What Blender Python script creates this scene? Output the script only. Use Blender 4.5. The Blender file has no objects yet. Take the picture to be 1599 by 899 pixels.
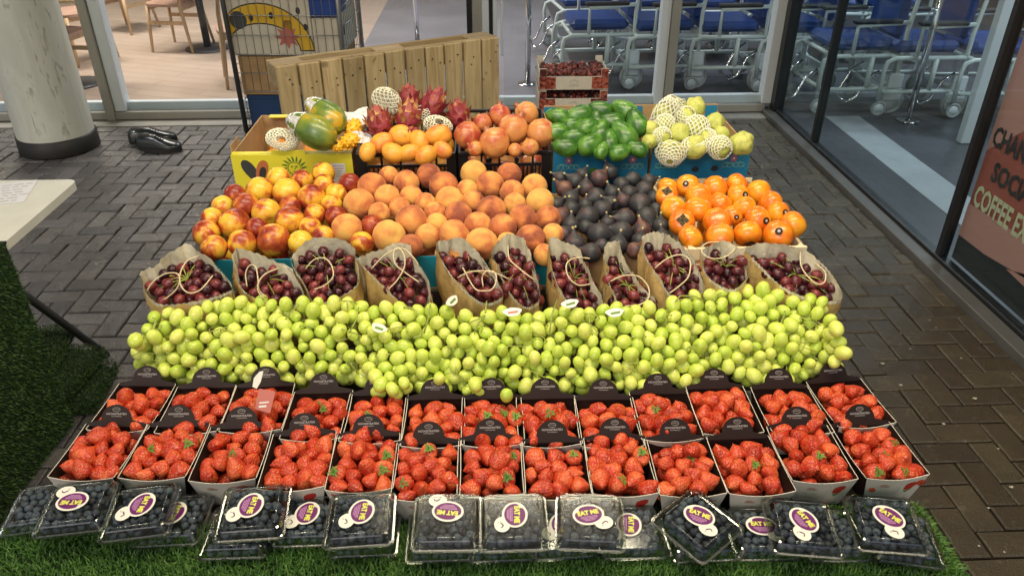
import bpy, math, random
from mathutils import Vector as V, Matrix, Euler, Quaternion, noise
R = math.radians
rnd = random.Random(7)
sc = bpy.context.scene
COL = sc.collection
# ------------------------------------------------------------------ camera model
CAM = V((0, 0, 1.85)); PITCH = R(30.5); YAW = R(2.3); FPX = 1194.0
RT = V((math.cos(YAW), -math.sin(YAW), 0))
FW = V((math.sin(YAW)*math.cos(PITCH), math.cos(YAW)*math.cos(PITCH), -math.sin(PITCH)))
UP = RT.cross(FW)
def ray(px, py): return FW + RT*((px-799.5)/FPX) - UP*((py-449.5)/FPX)
def atz(px, py, z):
    d = ray(px, py); return CAM + d*((z-CAM.z)/d.z)
def aty(px, py, y):
    d = ray(px, py); return CAM + d*((y-CAM.y)/d.y)
def atx(px, py, x):
    d = ray(px, py); return CAM + d*((x-CAM.x)/d.x)
def atd(px, py, zc): return CAM + ray(px, py)*zc
cam = bpy.data.cameras.new('camera'); cob = bpy.data.objects.new('camera', cam); COL.objects.link(cob)
cob.location = CAM; cob.rotation_euler = (R(90)-PITCH, 0, -YAW)
cam.sensor_width = 36; cam.lens = FPX/1599*36; cam.clip_start = .05; cam.clip_end = 500
sc.camera = cob
# ------------------------------------------------------------------ tagging
def tag(o, label=None, cat=None, group=None, kind=None):
    if label: o['label'] = label
    if cat: o['category'] = cat
    if group: o['group'] = group
    if kind: o['kind'] = kind
    return o
def empty(name, loc=(0,0,0), rot=None, **k):
    o = bpy.data.objects.new(name, None); COL.objects.link(o); o.location = loc
    o.empty_display_size = .02
    if rot is not None:
        if isinstance(rot, Quaternion): o.rotation_mode = 'QUATERNION'; o.rotation_quaternion = rot
        else: o.rotation_euler = rot
    return tag(o, **k)
def inst(name, mesh, parent=None, loc=(0,0,0), rot=None, scale=None, **k):
    o = bpy.data.objects.new(name, mesh); COL.objects.link(o)
    if parent is not None: o.parent = parent
    o.location = loc
    if rot is not None:
        if isinstance(rot, Quaternion): o.rotation_mode = 'QUATERNION'; o.rotation_quaternion = rot
        else: o.rotation_euler = rot
    if scale is not None: o.scale = (scale,)*3 if isinstance(scale, (int, float)) else scale
    return tag(o, **k)
# ------------------------------------------------------------------ mesh builder
class MB:
    def __init__(s): s.v = []; s.f = []; s.m = []; s.sm = []
    def add(s, vs, fs, mi=0, smooth=False, M=None):
        b = len(s.v)
        for p in vs: s.v.append(tuple(M @ V(p)) if M is not None else tuple(p))
        for f in fs: s.f.append(tuple(b+i for i in f)); s.m.append(mi); s.sm.append(smooth)
    def box(s, x0, x1, y0, y1, z0, z1, mi=0, M=None, bev=0):
        if bev <= 0:
            vs = [(x0,y0,z0),(x1,y0,z0),(x1,y1,z0),(x0,y1,z0),(x0,y0,z1),(x1,y0,z1),(x1,y1,z1),(x0,y1,z1)]
            fs = [(0,3,2,1),(4,5,6,7),(0,1,5,4),(1,2,6,5),(2,3,7,6),(3,0,4,7)]
            s.add(vs, fs, mi, False, M); return
        b = bev; vs = []; fs = []
        # chamfered box: 24 verts
        idx = {}
        for ix, X in enumerate((x0, x1)):
            for iy, Y in enumerate((y0, y1)):
                for iz, Z in enumerate((z0, z1)):
                    sx = b if ix == 0 else -b; sy = b if iy == 0 else -b; sz = b if iz == 0 else -b
                    idx[(ix,iy,iz,'x')] = len(vs); vs.append((X, Y+sy, Z+sz))
                    idx[(ix,iy,iz,'y')] = len(vs); vs.append((X+sx, Y, Z+sz))
                    idx[(ix,iy,iz,'z')] = len(vs); vs.append((X+sx, Y+sy, Z))
        g = lambda a, c: idx[a+(c,)]
        fs.append([g((0,0,0),'x'),g((0,0,1),'x'),g((0,1,1),'x'),g((0,1,0),'x')])
        fs.append([g((1,0,0),'x'),g((1,1,0),'x'),g((1,1,1),'x'),g((1,0,1),'x')])
        fs.append([g((0,0,0),'y'),g((1,0,0),'y'),g((1,0,1),'y'),g((0,0,1),'y')])
        fs.append([g((0,1,0),'y'),g((0,1,1),'y'),g((1,1,1),'y'),g((1,1,0),'y')])
        fs.append([g((0,0,0),'z'),g((0,1,0),'z'),g((1,1,0),'z'),g((1,0,0),'z')])
        fs.append([g((0,0,1),'z'),g((1,0,1),'z'),g((1,1,1),'z'),g((0,1,1),'z')])
        for a in (0,1):
            for c in (0,1):
                fs.append([g((0,a,c),'y'),g((1,a,c),'y'),g((1,a,c),'z'),g((0,a,c),'z')][::(1 if a^c else -1)])
                fs.append([g((a,0,c),'x'),g((a,1,c),'x'),g((a,1,c),'z'),g((a,0,c),'z')][::(-1 if a^c else 1)])
                fs.append([g((a,c,0),'x'),g((a,c,1),'x'),g((a,c,1),'y'),g((a,c,0),'y')][::(1 if a^c else -1)])
        for a in (0,1):
            for c in (0,1):
                for d in (0,1):
                    t = [g((a,c,d),'x'),g((a,c,d),'y'),g((a,c,d),'z')]
                    fs.append(t if (a+c+d) % 2 == 1 else t[::-1])
        s.add(vs, fs, mi, False, M)
    def bar(s, p, q, w, t, mi=0, up=(0,0,1), bev=0):
        p = V(p); q = V(q); d = q-p; L = d.length
        if L < 1e-6: return
        z = d/L; u = V(up)
        if abs(z.dot(u)) > .98: u = V((0,1,0))
        x = u.cross(z).normalized(); y = z.cross(x)
        M = Matrix(((x.x,y.x,z.x,p.x),(x.y,y.y,z.y,p.y),(x.z,y.z,z.z,p.z),(0,0,0,1)))
        s.box(-w/2, w/2, -t/2, t/2, 0, L, mi, M, bev)
    def tube(s, pts, r, seg=8, mi=0, closed=False, M=None, caps=True):
        pts = [V(p) for p in pts]; n = len(pts)
        if n < 2: return
        rs = r if isinstance(r, (list, tuple)) else [r]*n
        vs = []; fs = []; prev = None
        for i, p in enumerate(pts):
            if closed: d = pts[(i+1) % n]-pts[i-1]
            else: d = (pts[min(i+1, n-1)]-pts[max(i-1, 0)])
            if d.length < 1e-9: d = V((0,0,1))
            d.normalize()
            if prev is None:
                a = V((0,0,1)) if abs(d.z) < .9 else V((1,0,0))
                x = a.cross(d).normalized()
            else:
                x = (prev - d*prev.dot(d))
                x = x.normalized() if x.length > 1e-6 else V((1,0,0))
            prev = x; y = d.cross(x)
            for k in range(seg):
                a = 2*math.pi*k/seg; vs.append(p + (x*math.cos(a)+y*math.sin(a))*rs[i])
        m = n if closed else n-1
        for i in range(m):
            j = (i+1) % n
            for k in range(seg):
                l = (k+1) % seg; fs.append((i*seg+k, i*seg+l, j*seg+l, j*seg+k))
        if caps and not closed:
            fs.append(tuple(range(seg))[::-1]); fs.append(tuple((n-1)*seg+k for k in range(seg)))
        s.add(vs, fs, mi, True, M)
    def lathe(s, prof, seg=24, mi=0, M=None, fn=None, smooth=True):
        """prof: (r,z) list from bottom to top; closed at the poles where r==0"""
        vs = []; rows = []
        for r, z in prof:
            if r < 1e-7: rows.append([len(vs)]); vs.append((0,0,z))
            else:
                row = []
                for k in range(seg):
                    a = 2*math.pi*k/seg; p = V((r*math.cos(a), r*math.sin(a), z))
                    row.append(len(vs)); vs.append(p)
                rows.append(row)
        if fn: vs = [fn(V(p)) for p in vs]
        fs = []
        for A, B in zip(rows, rows[1:]):
            for k in range(seg):
                l = (k+1) % seg
                if len(A) == 1 and len(B) == 1: continue
                if len(A) == 1: fs.append((A[0], B[l], B[k]))
                elif len(B) == 1: fs.append((A[k], A[l], B[0]))
                else: fs.append((A[k], A[l], B[l], B[k]))
        s.add(vs, fs, mi, smooth, M)
    def ball(s, c, r, seg=16, rings=10, mi=0, sc3=(1,1,1), fn=None):
        prof = [(r*math.sin(math.pi*i/rings), -r*math.cos(math.pi*i/rings)) for i in range(rings+1)]
        prof[0] = (0, -r); prof[-1] = (0, r)
        M = Matrix.Translation(c) @ Matrix.Diagonal((sc3[0], sc3[1], sc3[2], 1))
        s.lathe(prof, seg, mi, M, fn)
    def disc(s, c, rx, ry, z, mi=0, seg=28, M=None, a0=0):
        vs = [(c[0]+rx*math.cos(2*math.pi*k/seg+a0), c[1]+ry*math.sin(2*math.pi*k/seg+a0), z) for k in range(seg)]
        s.add(vs, [tuple(range(seg))], mi, False, M)
    def poly(s, pts, z, mi=0, M=None):
        s.add([(p[0], p[1], z) for p in pts], [tuple(range(len(pts)))], mi, False, M)
    def prism(s, pts, z0, z1, mi=0, M=None):
        n = len(pts)
        vs = [(p[0], p[1], z0) for p in pts]+[(p[0], p[1], z1) for p in pts]
        fs = [tuple(range(n))[::-1], tuple(range(n, 2*n))]+[(i, (i+1) % n, n+(i+1) % n, n+i) for i in range(n)]
        s.add(vs, fs, mi, False, M)
    def mesh_add(s, me, mi, M):
        s.add([v.co for v in me.vertices], [tuple(p.vertices) for p in me.polygons], mi, False, M)
    def mesh(s, name, mats):
        me = bpy.data.meshes.new(name); me.from_pydata(s.v, [], s.f)
        if not isinstance(mats, (list, tuple)): mats = [mats]
        for m in mats: me.materials.append(m)
        me.polygons.foreach_set('material_index', s.m)
        me.polygons.foreach_set('use_smooth', s.sm)
        me.update(); return me
    def build(s, name, mats, parent=None, loc=(0,0,0), rot=None, **k):
        return inst(name, s.mesh(name, mats), parent, loc, rot, **k)
TXT = {}
def text_mesh(t, size=1.0, bold=0.0, sx=1.0):
    key = (t, size, bold, sx)
    if key in TXT: return TXT[key]
    c = bpy.data.curves.new('lettering', 'FONT'); c.body = t; c.size = size; c.align_x = 'CENTER'; c.align_y = 'CENTER'
    c.offset = bold; c.resolution_u = 2
    o = bpy.data.objects.new('lettering', c); COL.objects.link(o)
    dg = bpy.context.evaluated_depsgraph_get()
    me = bpy.data.meshes.new_from_object(o.evaluated_get(dg))
    bpy.data.objects.remove(o)
    for v in me.vertices: v.co.x *= sx
    TXT[key] = me; return me
# ------------------------------------------------------------------ materials
def newmat(name):
    m = bpy.data.materials.new(name); m.use_nodes = True
    nt = m.node_tree; return m, nt, nt.nodes['Principled BSDF']
def N(nt, t, **k):
    n = nt.nodes.new(t)
    for a, b in k.items(): setattr(n, a, b)
    return n
def plain(name, col, rough=.5, metal=0, spec=.5, sheen=0, coat=0, sss=0, var=0, nscale=0, namt=.15, bump=0, bscale=200, trans=0):
    m, nt, b = newmat(name)
    c4 = (*col, 1); b.inputs['Base Color'].default_value = c4
    b.inputs['Roughness'].default_value = rough; b.inputs['Metallic'].default_value = metal
    b.inputs['Specular IOR Level'].default_value = spec
    if sheen: b.inputs['Sheen Weight'].default_value = sheen
    if coat: b.inputs['Coat Weight'].default_value = coat; b.inputs['Coat Roughness'].default_value = .08
    if sss:
        b.inputs['Subsurface Weight'].default_value = sss; b.inputs['Subsurface Radius'].default_value = (1,.8,.3)
        b.inputs['Subsurface Scale'].default_value = .006
    last = None
    if nscale or var:
        hsv = N(nt, 'ShaderNodeHueSaturation'); hsv.inputs['Color'].default_value = c4
        acc = None
        if nscale:
            tc = N(nt, 'ShaderNodeTexCoord'); no = N(nt, 'ShaderNodeTexNoise'); no.inputs['Scale'].default_value = nscale
            no.inputs['Detail'].default_value = 6
            nt.links.new(tc.outputs['Object'], no.inputs['Vector'])
            mr = N(nt, 'ShaderNodeMapRange'); mr.inputs[1].default_value = .3; mr.inputs[2].default_value = .7
            mr.inputs[3].default_value = 1-namt; mr.inputs[4].default_value = 1+namt
            nt.links.new(no.outputs['Fac'], mr.inputs[0]); acc = mr.outputs[0]
        if var:
            oi = N(nt, 'ShaderNodeObjectInfo')
            mr2 = N(nt, 'ShaderNodeMapRange'); mr2.inputs[3].default_value = 1-var; mr2.inputs[4].default_value = 1+var
            nt.links.new(oi.outputs['Random'], mr2.inputs[0])
            if acc is None: acc = mr2.outputs[0]
            else:
                mu = N(nt, 'ShaderNodeMath', operation='MULTIPLY'); nt.links.new(acc, mu.inputs[0]); nt.links.new(mr2.outputs[0], mu.inputs[1]); acc = mu.outputs[0]
        nt.links.new(acc, hsv.inputs['Value']); nt.links.new(hsv.outputs[0], b.inputs['Base Color'])
    if bump:
        tc = N(nt, 'ShaderNodeTexCoord'); no = N(nt, 'ShaderNodeTexNoise'); no.inputs['Scale'].default_value = bscale; no.inputs['Detail'].default_value = 4
        nt.links.new(tc.outputs['Object'], no.inputs['Vector'])
        bu = N(nt, 'ShaderNodeBump'); bu.inputs['Strength'].default_value = bump; bu.inputs['Distance'].default_value = .002
        nt.links.new(no.outputs['Fac'], bu.inputs['Height']); nt.links.new(bu.outputs[0], b.inputs['Normal'])
    return m
def ramp(nt, fac, stops):
    r = N(nt, 'ShaderNodeValToRGB'); cr = r.color_ramp
    while len(cr.elements) > 1: cr.elements.remove(cr.elements[-1])
    cr.elements[0].position = stops[0][0]; cr.elements[0].color = (*stops[0][1], 1)
    for p, c in stops[1:]:
        e = cr.elements.new(p); e.color = (*c, 1)
    nt.links.new(fac, r.inputs[0]); return r.outputs[0]
def shifted(nt, amt=10.0):
    """object coordinates moved by the object's random number so that copies differ"""
    tc = N(nt, 'ShaderNodeTexCoord'); oi = N(nt, 'ShaderNodeObjectInfo')
    mu = N(nt, 'ShaderNodeMath', operation='MULTIPLY'); mu.inputs[1].default_value = amt
    nt.links.new(oi.outputs['Random'], mu.inputs[0])
    va = N(nt, 'ShaderNodeVectorMath', operation='ADD'); nt.links.new(tc.outputs['Object'], va.inputs[0]); nt.links.new(mu.outputs[0], va.inputs[1])
    return va.outputs[0], tc.outputs['Object'], oi.outputs['Random']
def noise_n(nt, vec, scale, detail=4, dist=0):
    no = N(nt, 'ShaderNodeTexNoise'); no.inputs['Scale'].default_value = scale; no.inputs['Detail'].default_value = detail
    no.inputs['Distortion'].default_value = dist
    nt.links.new(vec, no.inputs['Vector']); return no.outputs['Fac']
def mth(nt, op, a, b=None, clamp=False):
    n = N(nt, 'ShaderNodeMath', operation=op); n.use_clamp = clamp
    for i, x in enumerate((a, b)):
        if x is None: continue
        if isinstance(x, (int, float)): n.inputs[i].default_value = x
        else: nt.links.new(x, n.inputs[i])
    return n.outputs[0]
def mixc(nt, fac, a, b, blend='MIX'):
    n = N(nt, 'ShaderNodeMix', data_type='RGBA', blend_type=blend)
    for i, x in ((0, fac), (6, a), (7, b)):
        if isinstance(x, (int, float)): n.inputs[i].default_value = x
        elif isinstance(x, tuple): n.inputs[i].default_value = (*x, 1)
        else: nt.links.new(x, n.inputs[i])
    return n.outputs[2]
def bumpn(nt, b, h, strength=.3, dist=.001):
    bu = N(nt, 'ShaderNodeBump'); bu.inputs['Strength'].default_value = strength; bu.inputs['Distance'].default_value = dist
    nt.links.new(h, bu.inputs['Height']); nt.links.new(bu.outputs[0], b.inputs['Normal'])

def m_peach():
    m, nt, b = newmat('peach_skin'); v, o, rn = shifted(nt)
    n1 = noise_n(nt, v, .9, 3, .4); n2 = noise_n(nt, v, 12, 2)
    f = mth(nt, 'ADD', n1, mth(nt, 'MULTIPLY', mth(nt, 'SUBTRACT', rn, .45), .42))
    c = ramp(nt, f, [(.3, (.74,.42,.10)), (.45, (.70,.31,.08)), (.6, (.52,.15,.05)), (.78, (.24,.045,.03))])
    c = mixc(nt, mth(nt, 'MULTIPLY', n2, .12), c, (.85,.6,.3))
    nt.links.new(c, b.inputs['Base Color']); b.inputs['Roughness'].default_value = .75
    b.inputs['Sheen Weight'].default_value = .2; b.inputs['Sheen Tint'].default_value = (1,.75,.5,1); b.inputs['Specular IOR Level'].default_value = .2
    return m
def m_nect():
    m, nt, b = newmat('nectarine_skin'); v, o, rn = shifted(nt)
    n1 = noise_n(nt, v, .75, 3, .5); n2 = noise_n(nt, v, 7, 3)
    f = mth(nt, 'ADD', n1, mth(nt, 'MULTIPLY', mth(nt, 'SUBTRACT', rn, .5), .3))
    f = mth(nt, 'ADD', f, mth(nt, 'MULTIPLY', mth(nt, 'SUBTRACT', n2, .5), .12))
    c = ramp(nt, f, [(.36, (.76,.52,.05)), (.46, (.76,.38,.04)), (.54, (.50,.11,.025)), (.68, (.24,.025,.015))])
    nt.links.new(c, b.inputs['Base Color']); b.inputs['Roughness'].default_value = .33
    return m
def m_fig():
    m, nt, b = newmat('fig_skin'); v, o, rn = shifted(nt)
    n1 = noise_n(nt, v, 1.0, 4, .3); n2 = noise_n(nt, v, 9, 4)
    f = mth(nt, 'ADD', n1, mth(nt, 'MULTIPLY', mth(nt, 'POWER', rn, 4), .3))
    c = ramp(nt, f, [(.4, (.020,.022,.024)), (.6, (.034,.028,.034)), (.78, (.10,.035,.035)), (.95, (.20,.10,.055))])
    c = mixc(nt, mth(nt, 'MULTIPLY', n2, .18), c, (.12,.13,.15))
    nt.links.new(c, b.inputs['Base Color']); b.inputs['Roughness'].default_value = .5
    bumpn(nt, b, n2, .2); return m
def m_straw():
    m, nt, b = newmat('strawberry_skin'); v, o, rn = shifted(nt)
    vo = N(nt, 'ShaderNodeTexVoronoi'); vo.inputs['Scale'].default_value = 270; nt.links.new(v, vo.inputs['Vector'])
    d = vo.outputs['Distance']; n1 = noise_n(nt, v, 40, 3)
    base = ramp(nt, mth(nt, 'ADD', n1, mth(nt, 'MULTIPLY', rn, .25)), [(.4, (.38,.020,.010)), (.62, (.55,.046,.017)), (.85, (.70,.13,.04))])
    seed = ramp(nt, d, [(.0, (1,1,1)), (.22, (1,1,1)), (.36, (0,0,0))])
    c = mixc(nt, mth(nt, 'MULTIPLY', seed, .6), base, (.74,.33,.09))
    nt.links.new(c, b.inputs['Base Color']); b.inputs['Roughness'].default_value = .3
    b.inputs['Subsurface Weight'].default_value = .12; b.inputs['Subsurface Scale'].default_value = .004
    bumpn(nt, b, mth(nt, 'SUBTRACT', d, mth(nt, 'MULTIPLY', seed, .25)), .8, .0016); return m
def m_grape(name, stops, speck, sss=.5, rough=.25):
    m, nt, b = newmat(name); v, o, rn = shifted(nt)
    n1 = noise_n(nt, v, 60, 3); n2 = noise_n(nt, v, 420, 2)
    c = ramp(nt, mth(nt, 'ADD', mth(nt, 'MULTIPLY', n1, .6), mth(nt, 'MULTIPLY', rn, .4)), stops)
    sp = ramp(nt, n2, [(.66, (0,0,0)), (.76, (1,1,1))])
    c = mixc(nt, mth(nt, 'MULTIPLY', sp, .3), c, speck)
    nt.links.new(c, b.inputs['Base Color']); b.inputs['Roughness'].default_value = rough
    if sss:
        b.inputs['Subsurface Weight'].default_value = sss; b.inputs['Subsurface Scale'].default_value = .008; b.inputs['Subsurface Radius'].default_value = (.9,1,.3)
    return m
def m_blotch(name, cols, scale=25, rough=.35, coat=0, spots=None, bump=0, unit=.045):
    m, nt, b = newmat(name); v, o, rn = shifted(nt)
    n1 = noise_n(nt, v, scale*unit, 4, .5)
    f = mth(nt, 'ADD', n1, mth(nt, 'MULTIPLY', mth(nt, 'SUBTRACT', rn, .5), .2))
    k = len(cols); c = ramp(nt, f, [(.36+.3*i/max(1, k-1), cc) for i, cc in enumerate(cols)])
    n2 = noise_n(nt, v, 260*unit, 3)
    if spots:
        sp = ramp(nt, n2, [(.64, (0,0,0)), (.7, (1,1,1))]); c = mixc(nt, mth(nt, 'MULTIPLY', sp, .6), c, spots)
    nt.links.new(c, b.inputs['Base Color']); b.inputs['Roughness'].default_value = rough
    if coat: b.inputs['Coat Weight'].default_value = coat; b.inputs['Coat Roughness'].default_value = .15
    if bump: bumpn(nt, b, n2, bump, .02 if unit < .5 else .001)
    return m
def m_glass(name, tint=(.93,.97,.97), refl=1.0, rough=.02, fres=1.45, base=0.0):
    m = bpy.data.materials.new(name); m.use_nodes = True; nt = m.node_tree
    nt.nodes.clear(); out = N(nt, 'ShaderNodeOutputMaterial')
    tr = N(nt, 'ShaderNodeBsdfTransparent'); tr.inputs[0].default_value = (*tint, 1)
    gl = N(nt, 'ShaderNodeBsdfGlossy'); gl.inputs['Roughness'].default_value = rough
    lw = N(nt, 'ShaderNodeLayerWeight'); lw.inputs[0].default_value = .5
    f0 = ((fres-1)/(fres+1))**2
    f = mth(nt, 'MULTIPLY', mth(nt, 'ADD', mth(nt, 'MULTIPLY', mth(nt, 'POWER', lw.outputs['Facing'], 5), 1-f0), f0), refl)
    if base: f = mth(nt, 'ADD', f, base, True)
    mx = N(nt, 'ShaderNodeMixShader'); nt.links.new(f, mx.inputs[0]); nt.links.new(tr.outputs[0], mx.inputs[1]); nt.links.new(gl.outputs[0], mx.inputs[2])
    nt.links.new(mx.outputs[0], out.inputs[0]); return m
def m_wood(name, c1, c2, axis=2, scale=14, rough=.7, nails=None):
    m, nt, b = newmat(name); v, o, rn = shifted(nt, 5)
    mp = N(nt, 'ShaderNodeMapping'); s = [1,1,1]; s[axis] = .08
    mp.inputs['Scale'].default_value = s; nt.links.new(v, mp.inputs['Vector'])
    n1 = noise_n(nt, mp.outputs[0], scale*3, 6, 1.5); n2 = noise_n(nt, v, 5, 3)
    c = ramp(nt, n1, [(.3, c1), (.65, c2)])
    c = mixc(nt, mth(nt, 'MULTIPLY', n2, .5), c, tuple(x*.5 for x in c1))
    kn = noise_n(nt, v, 16, 2); c = mixc(nt, mth(nt, 'MULTIPLY', ramp(nt, kn, [(.68, (0,0,0)), (.74, (1,1,1))]), .6), c, tuple(x*.3 for x in c1))
    hs = N(nt, 'ShaderNodeHueSaturation'); mr = N(nt, 'ShaderNodeMapRange'); mr.inputs[3].default_value = .78; mr.inputs[4].default_value = 1.2
    nt.links.new(rn, mr.inputs[0]); nt.links.new(mr.outputs[0], hs.inputs['Value']); nt.links.new(c, hs.inputs['Color']); c = hs.outputs[0]
    nt.links.new(c, b.inputs['Base Color']); b.inputs['Roughness'].default_value = rough
    bumpn(nt, b, n1, .25, .002); return m
M = {}
M['peach'] = m_peach(); M['nectarine'] = m_nect(); M['fig'] = m_fig(); M['straw'] = m_straw()
M['green_grape'] = m_grape('green_grape_skin', [(.3, (.47,.61,.08)), (.5, (.59,.70,.12)), (.75, (.72,.76,.19))], (.50,.46,.12))
M['red_grape'] = m_grape('red_grape_skin', [(.3, (.025,.005,.010)), (.5, (.085,.013,.020)), (.72, (.22,.035,.035))], (.2,.08,.06), .08, .3)
M['blueberry'] = m_grape('blueberry_skin', [(.3, (.013,.017,.024)), (.5, (.03,.038,.055)), (.75, (.09,.115,.15))], (.11,.14,.17), 0, .6)
M['leaf'] = plain('strawberry_leaf', (.13,.25,.035), .6, var=.2)
M['stem'] = plain('green_stem', (.30,.36,.07), .55, nscale=60, var=.2)
M['stem_brown'] = plain('dry_stem', (.22,.15,.06), .7)
M['fig_stem'] = plain('fig_stem', (.42,.36,.16), .7)
M['persimmon'] = m_blotch('persimmon_skin', [(.80,.36,.02), (.82,.25,.012), (.72,.16,.01)], 24, .3, .2, (.6,.3,.03))
M['calyx'] = plain('dry_calyx', (.05,.045,.02), .8)
M['avocado'] = m_blotch('avocado_skin', [(.026,.095,.012), (.05,.165,.02), (.11,.26,.035)], 24, .27, .3, (.12,.25,.05), .12)
M['pomegranate'] = m_blotch('pomegranate_skin', [(.62,.29,.09), (.56,.18,.06), (.42,.06,.04)], 24, .36, .15, (.5,.25,.1))
M['mango'] = m_blotch('mango_skin', [(.78,.40,.05), (.76,.33,.05), (.66,.20,.05)], 20, .38)
M['papaya'] = m_blotch('papaya_skin', [(.07,.14,.03), (.13,.20,.03), (.21,.25,.03), (.55,.34,.02)], 16, .35, .2)
M['dragon'] = m_blotch('dragonfruit_skin', [(.22,.018,.04), (.30,.03,.045), (.2,.03,.03)], 30, .5)
M['dragon_scale'] = m_blotch('dragonfruit_scale', [(.24,.02,.035), (.34,.07,.04), (.48,.30,.09)], 45, .55)
M['pitahaya'] = m_blotch('yellow_fruit_skin', [(.8,.5,.02), (.85,.42,.02)], 30, .4)
M['guava'] = m_blotch('guava_skin', [(.5,.56,.12), (.62,.62,.16), (.45,.5,.1)], 30, .45, 0, (.4,.4,.12), .3)
M['foam'] = plain('foam_net', (.82,.82,.66), .8)
M['film'] = plain('cling_film', (.55,.56,.55), .2, nscale=3, namt=.35, coat=.5)
M['card_black'] = plain('dark_brown_card', (.022,.012,.010), .5, spec=.25)
M['card_white'] = plain('white_card', (.62,.58,.50), .6, nscale=30, namt=.06)
M['print_grey'] = plain('silver_print', (.42,.40,.38), .5)
M['print_red'] = plain('red_print', (.48,.03,.02), .5)
M['print_green'] = plain('green_print', (.08,.2,.03), .5)
M['print_dark'] = plain('dark_print', (.03,.03,.03), .6)
M['kraft'] = plain('kraft_paper', (.46,.33,.16), .75, nscale=40, namt=.18, bump=.4, bscale=60)
def m_bag():
    m, nt, b = newmat('kraft_paper_lined'); ge = N(nt, 'ShaderNodeNewGeometry'); tc = N(nt, 'ShaderNodeTexCoord')
    n1 = noise_n(nt, tc.outputs['Object'], 45, 5)
    k_ = ramp(nt, n1, [(.3, (.46,.30,.10)), (.7, (.68,.47,.18))]); l_ = ramp(nt, n1, [(.3, (.64,.58,.42)), (.7, (.82,.76,.58))])
    nt.links.new(mixc(nt, ge.outputs['Backfacing'], k_, l_), b.inputs['Base Color']); b.inputs['Roughness'].default_value = .7
    bumpn(nt, b, noise_n(nt, tc.outputs['Object'], 60, 3, 1), .5, .004); return m
M['bag'] = m_bag()
M['kraft_in'] = plain('paper_lining', (.52,.50,.45), .7, nscale=25, namt=.12, bump=.4, bscale=50)
M['cord'] = plain('paper_cord', (.66,.54,.34), .7)
M['clear'] = m_glass('clear_plastic', (.93,.95,.93), .9, .13, 1.45, .085)
M['clear_edge'] = m_glass('clear_plastic_edge', (.80,.84,.80), 1.0, .2, 1.5, .22)
M['clear_wall'] = m_glass('clear_plastic_wall', (.88,.91,.88), 1.0, .12, 1.5, .20)
M['stk_white'] = plain('sticker_white', (.74,.74,.66), .4)
M['stk_purple'] = plain('sticker_purple', (.13,.01,.12), .4)
M['stk_yellow'] = plain('sticker_yellow', (.68,.72,.12), .4)
M['stk_lilac'] = plain('sticker_lilac', (.50,.26,.48), .4)
M['box_blue'] = plain('blue_print_card', (.012,.19,.36), .5, nscale=8, namt=.08)
M['box_teal'] = plain('teal_print_card', (.01,.22,.32), .5, nscale=8, namt=.08)
M['card'] = plain('brown_cardboard', (.42,.27,.13), .8, nscale=20, namt=.12)
M['box_yellow'] = plain('yellow_print_card', (.72,.66,.04), .5, nscale=6, namt=.05)
M['black_plastic'] = plain('black_plastic', (.012,.012,.013), .4)
M['pale_wood'] = m_wood('pale_crate_wood', (.68,.56,.34), (.80,.70,.48), 0, 10, .7)
M['straw'+'_fill'] = plain('wood_wool', (.55,.43,.2), .8)
M['steel'] = plain('galvanised_steel', (.45,.46,.47), .35, .9)
M['chrome'] = plain('chrome', (.75,.76,.78), .12, 1)
M['tube_white'] = plain('white_painted_tube', (.62,.70,.68), .35)
M['blue_pad'] = plain('blue_vinyl', (.018,.055,.22), .38, nscale=6, namt=.2)
M['rubber'] = plain('black_rubber', (.02,.02,.02), .6)
M['grey_rubber'] = plain('grey_rubber', (.35,.38,.38), .5)
M['alu'] = plain('beige_aluminium', (.36,.35,.31), .45, .2, nscale=4, namt=.06)
M['white_frame'] = plain('white_frame', (.70,.76,.80), .4)
M['dark_frame'] = plain('black_frame', (.012,.014,.016), .35)
M['table_white'] = plain('table_plastic', (.74,.74,.66), .35, nscale=10, namt=.06)
M['paper'] = plain('white_paper', (.75,.76,.78), .7)
M['tube_dark'] = plain('grey_steel_tube', (.07,.075,.08), .4, .4)
M['board_dark'] = plain('dark_board', (.035,.03,.025), .7, nscale=8)
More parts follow.
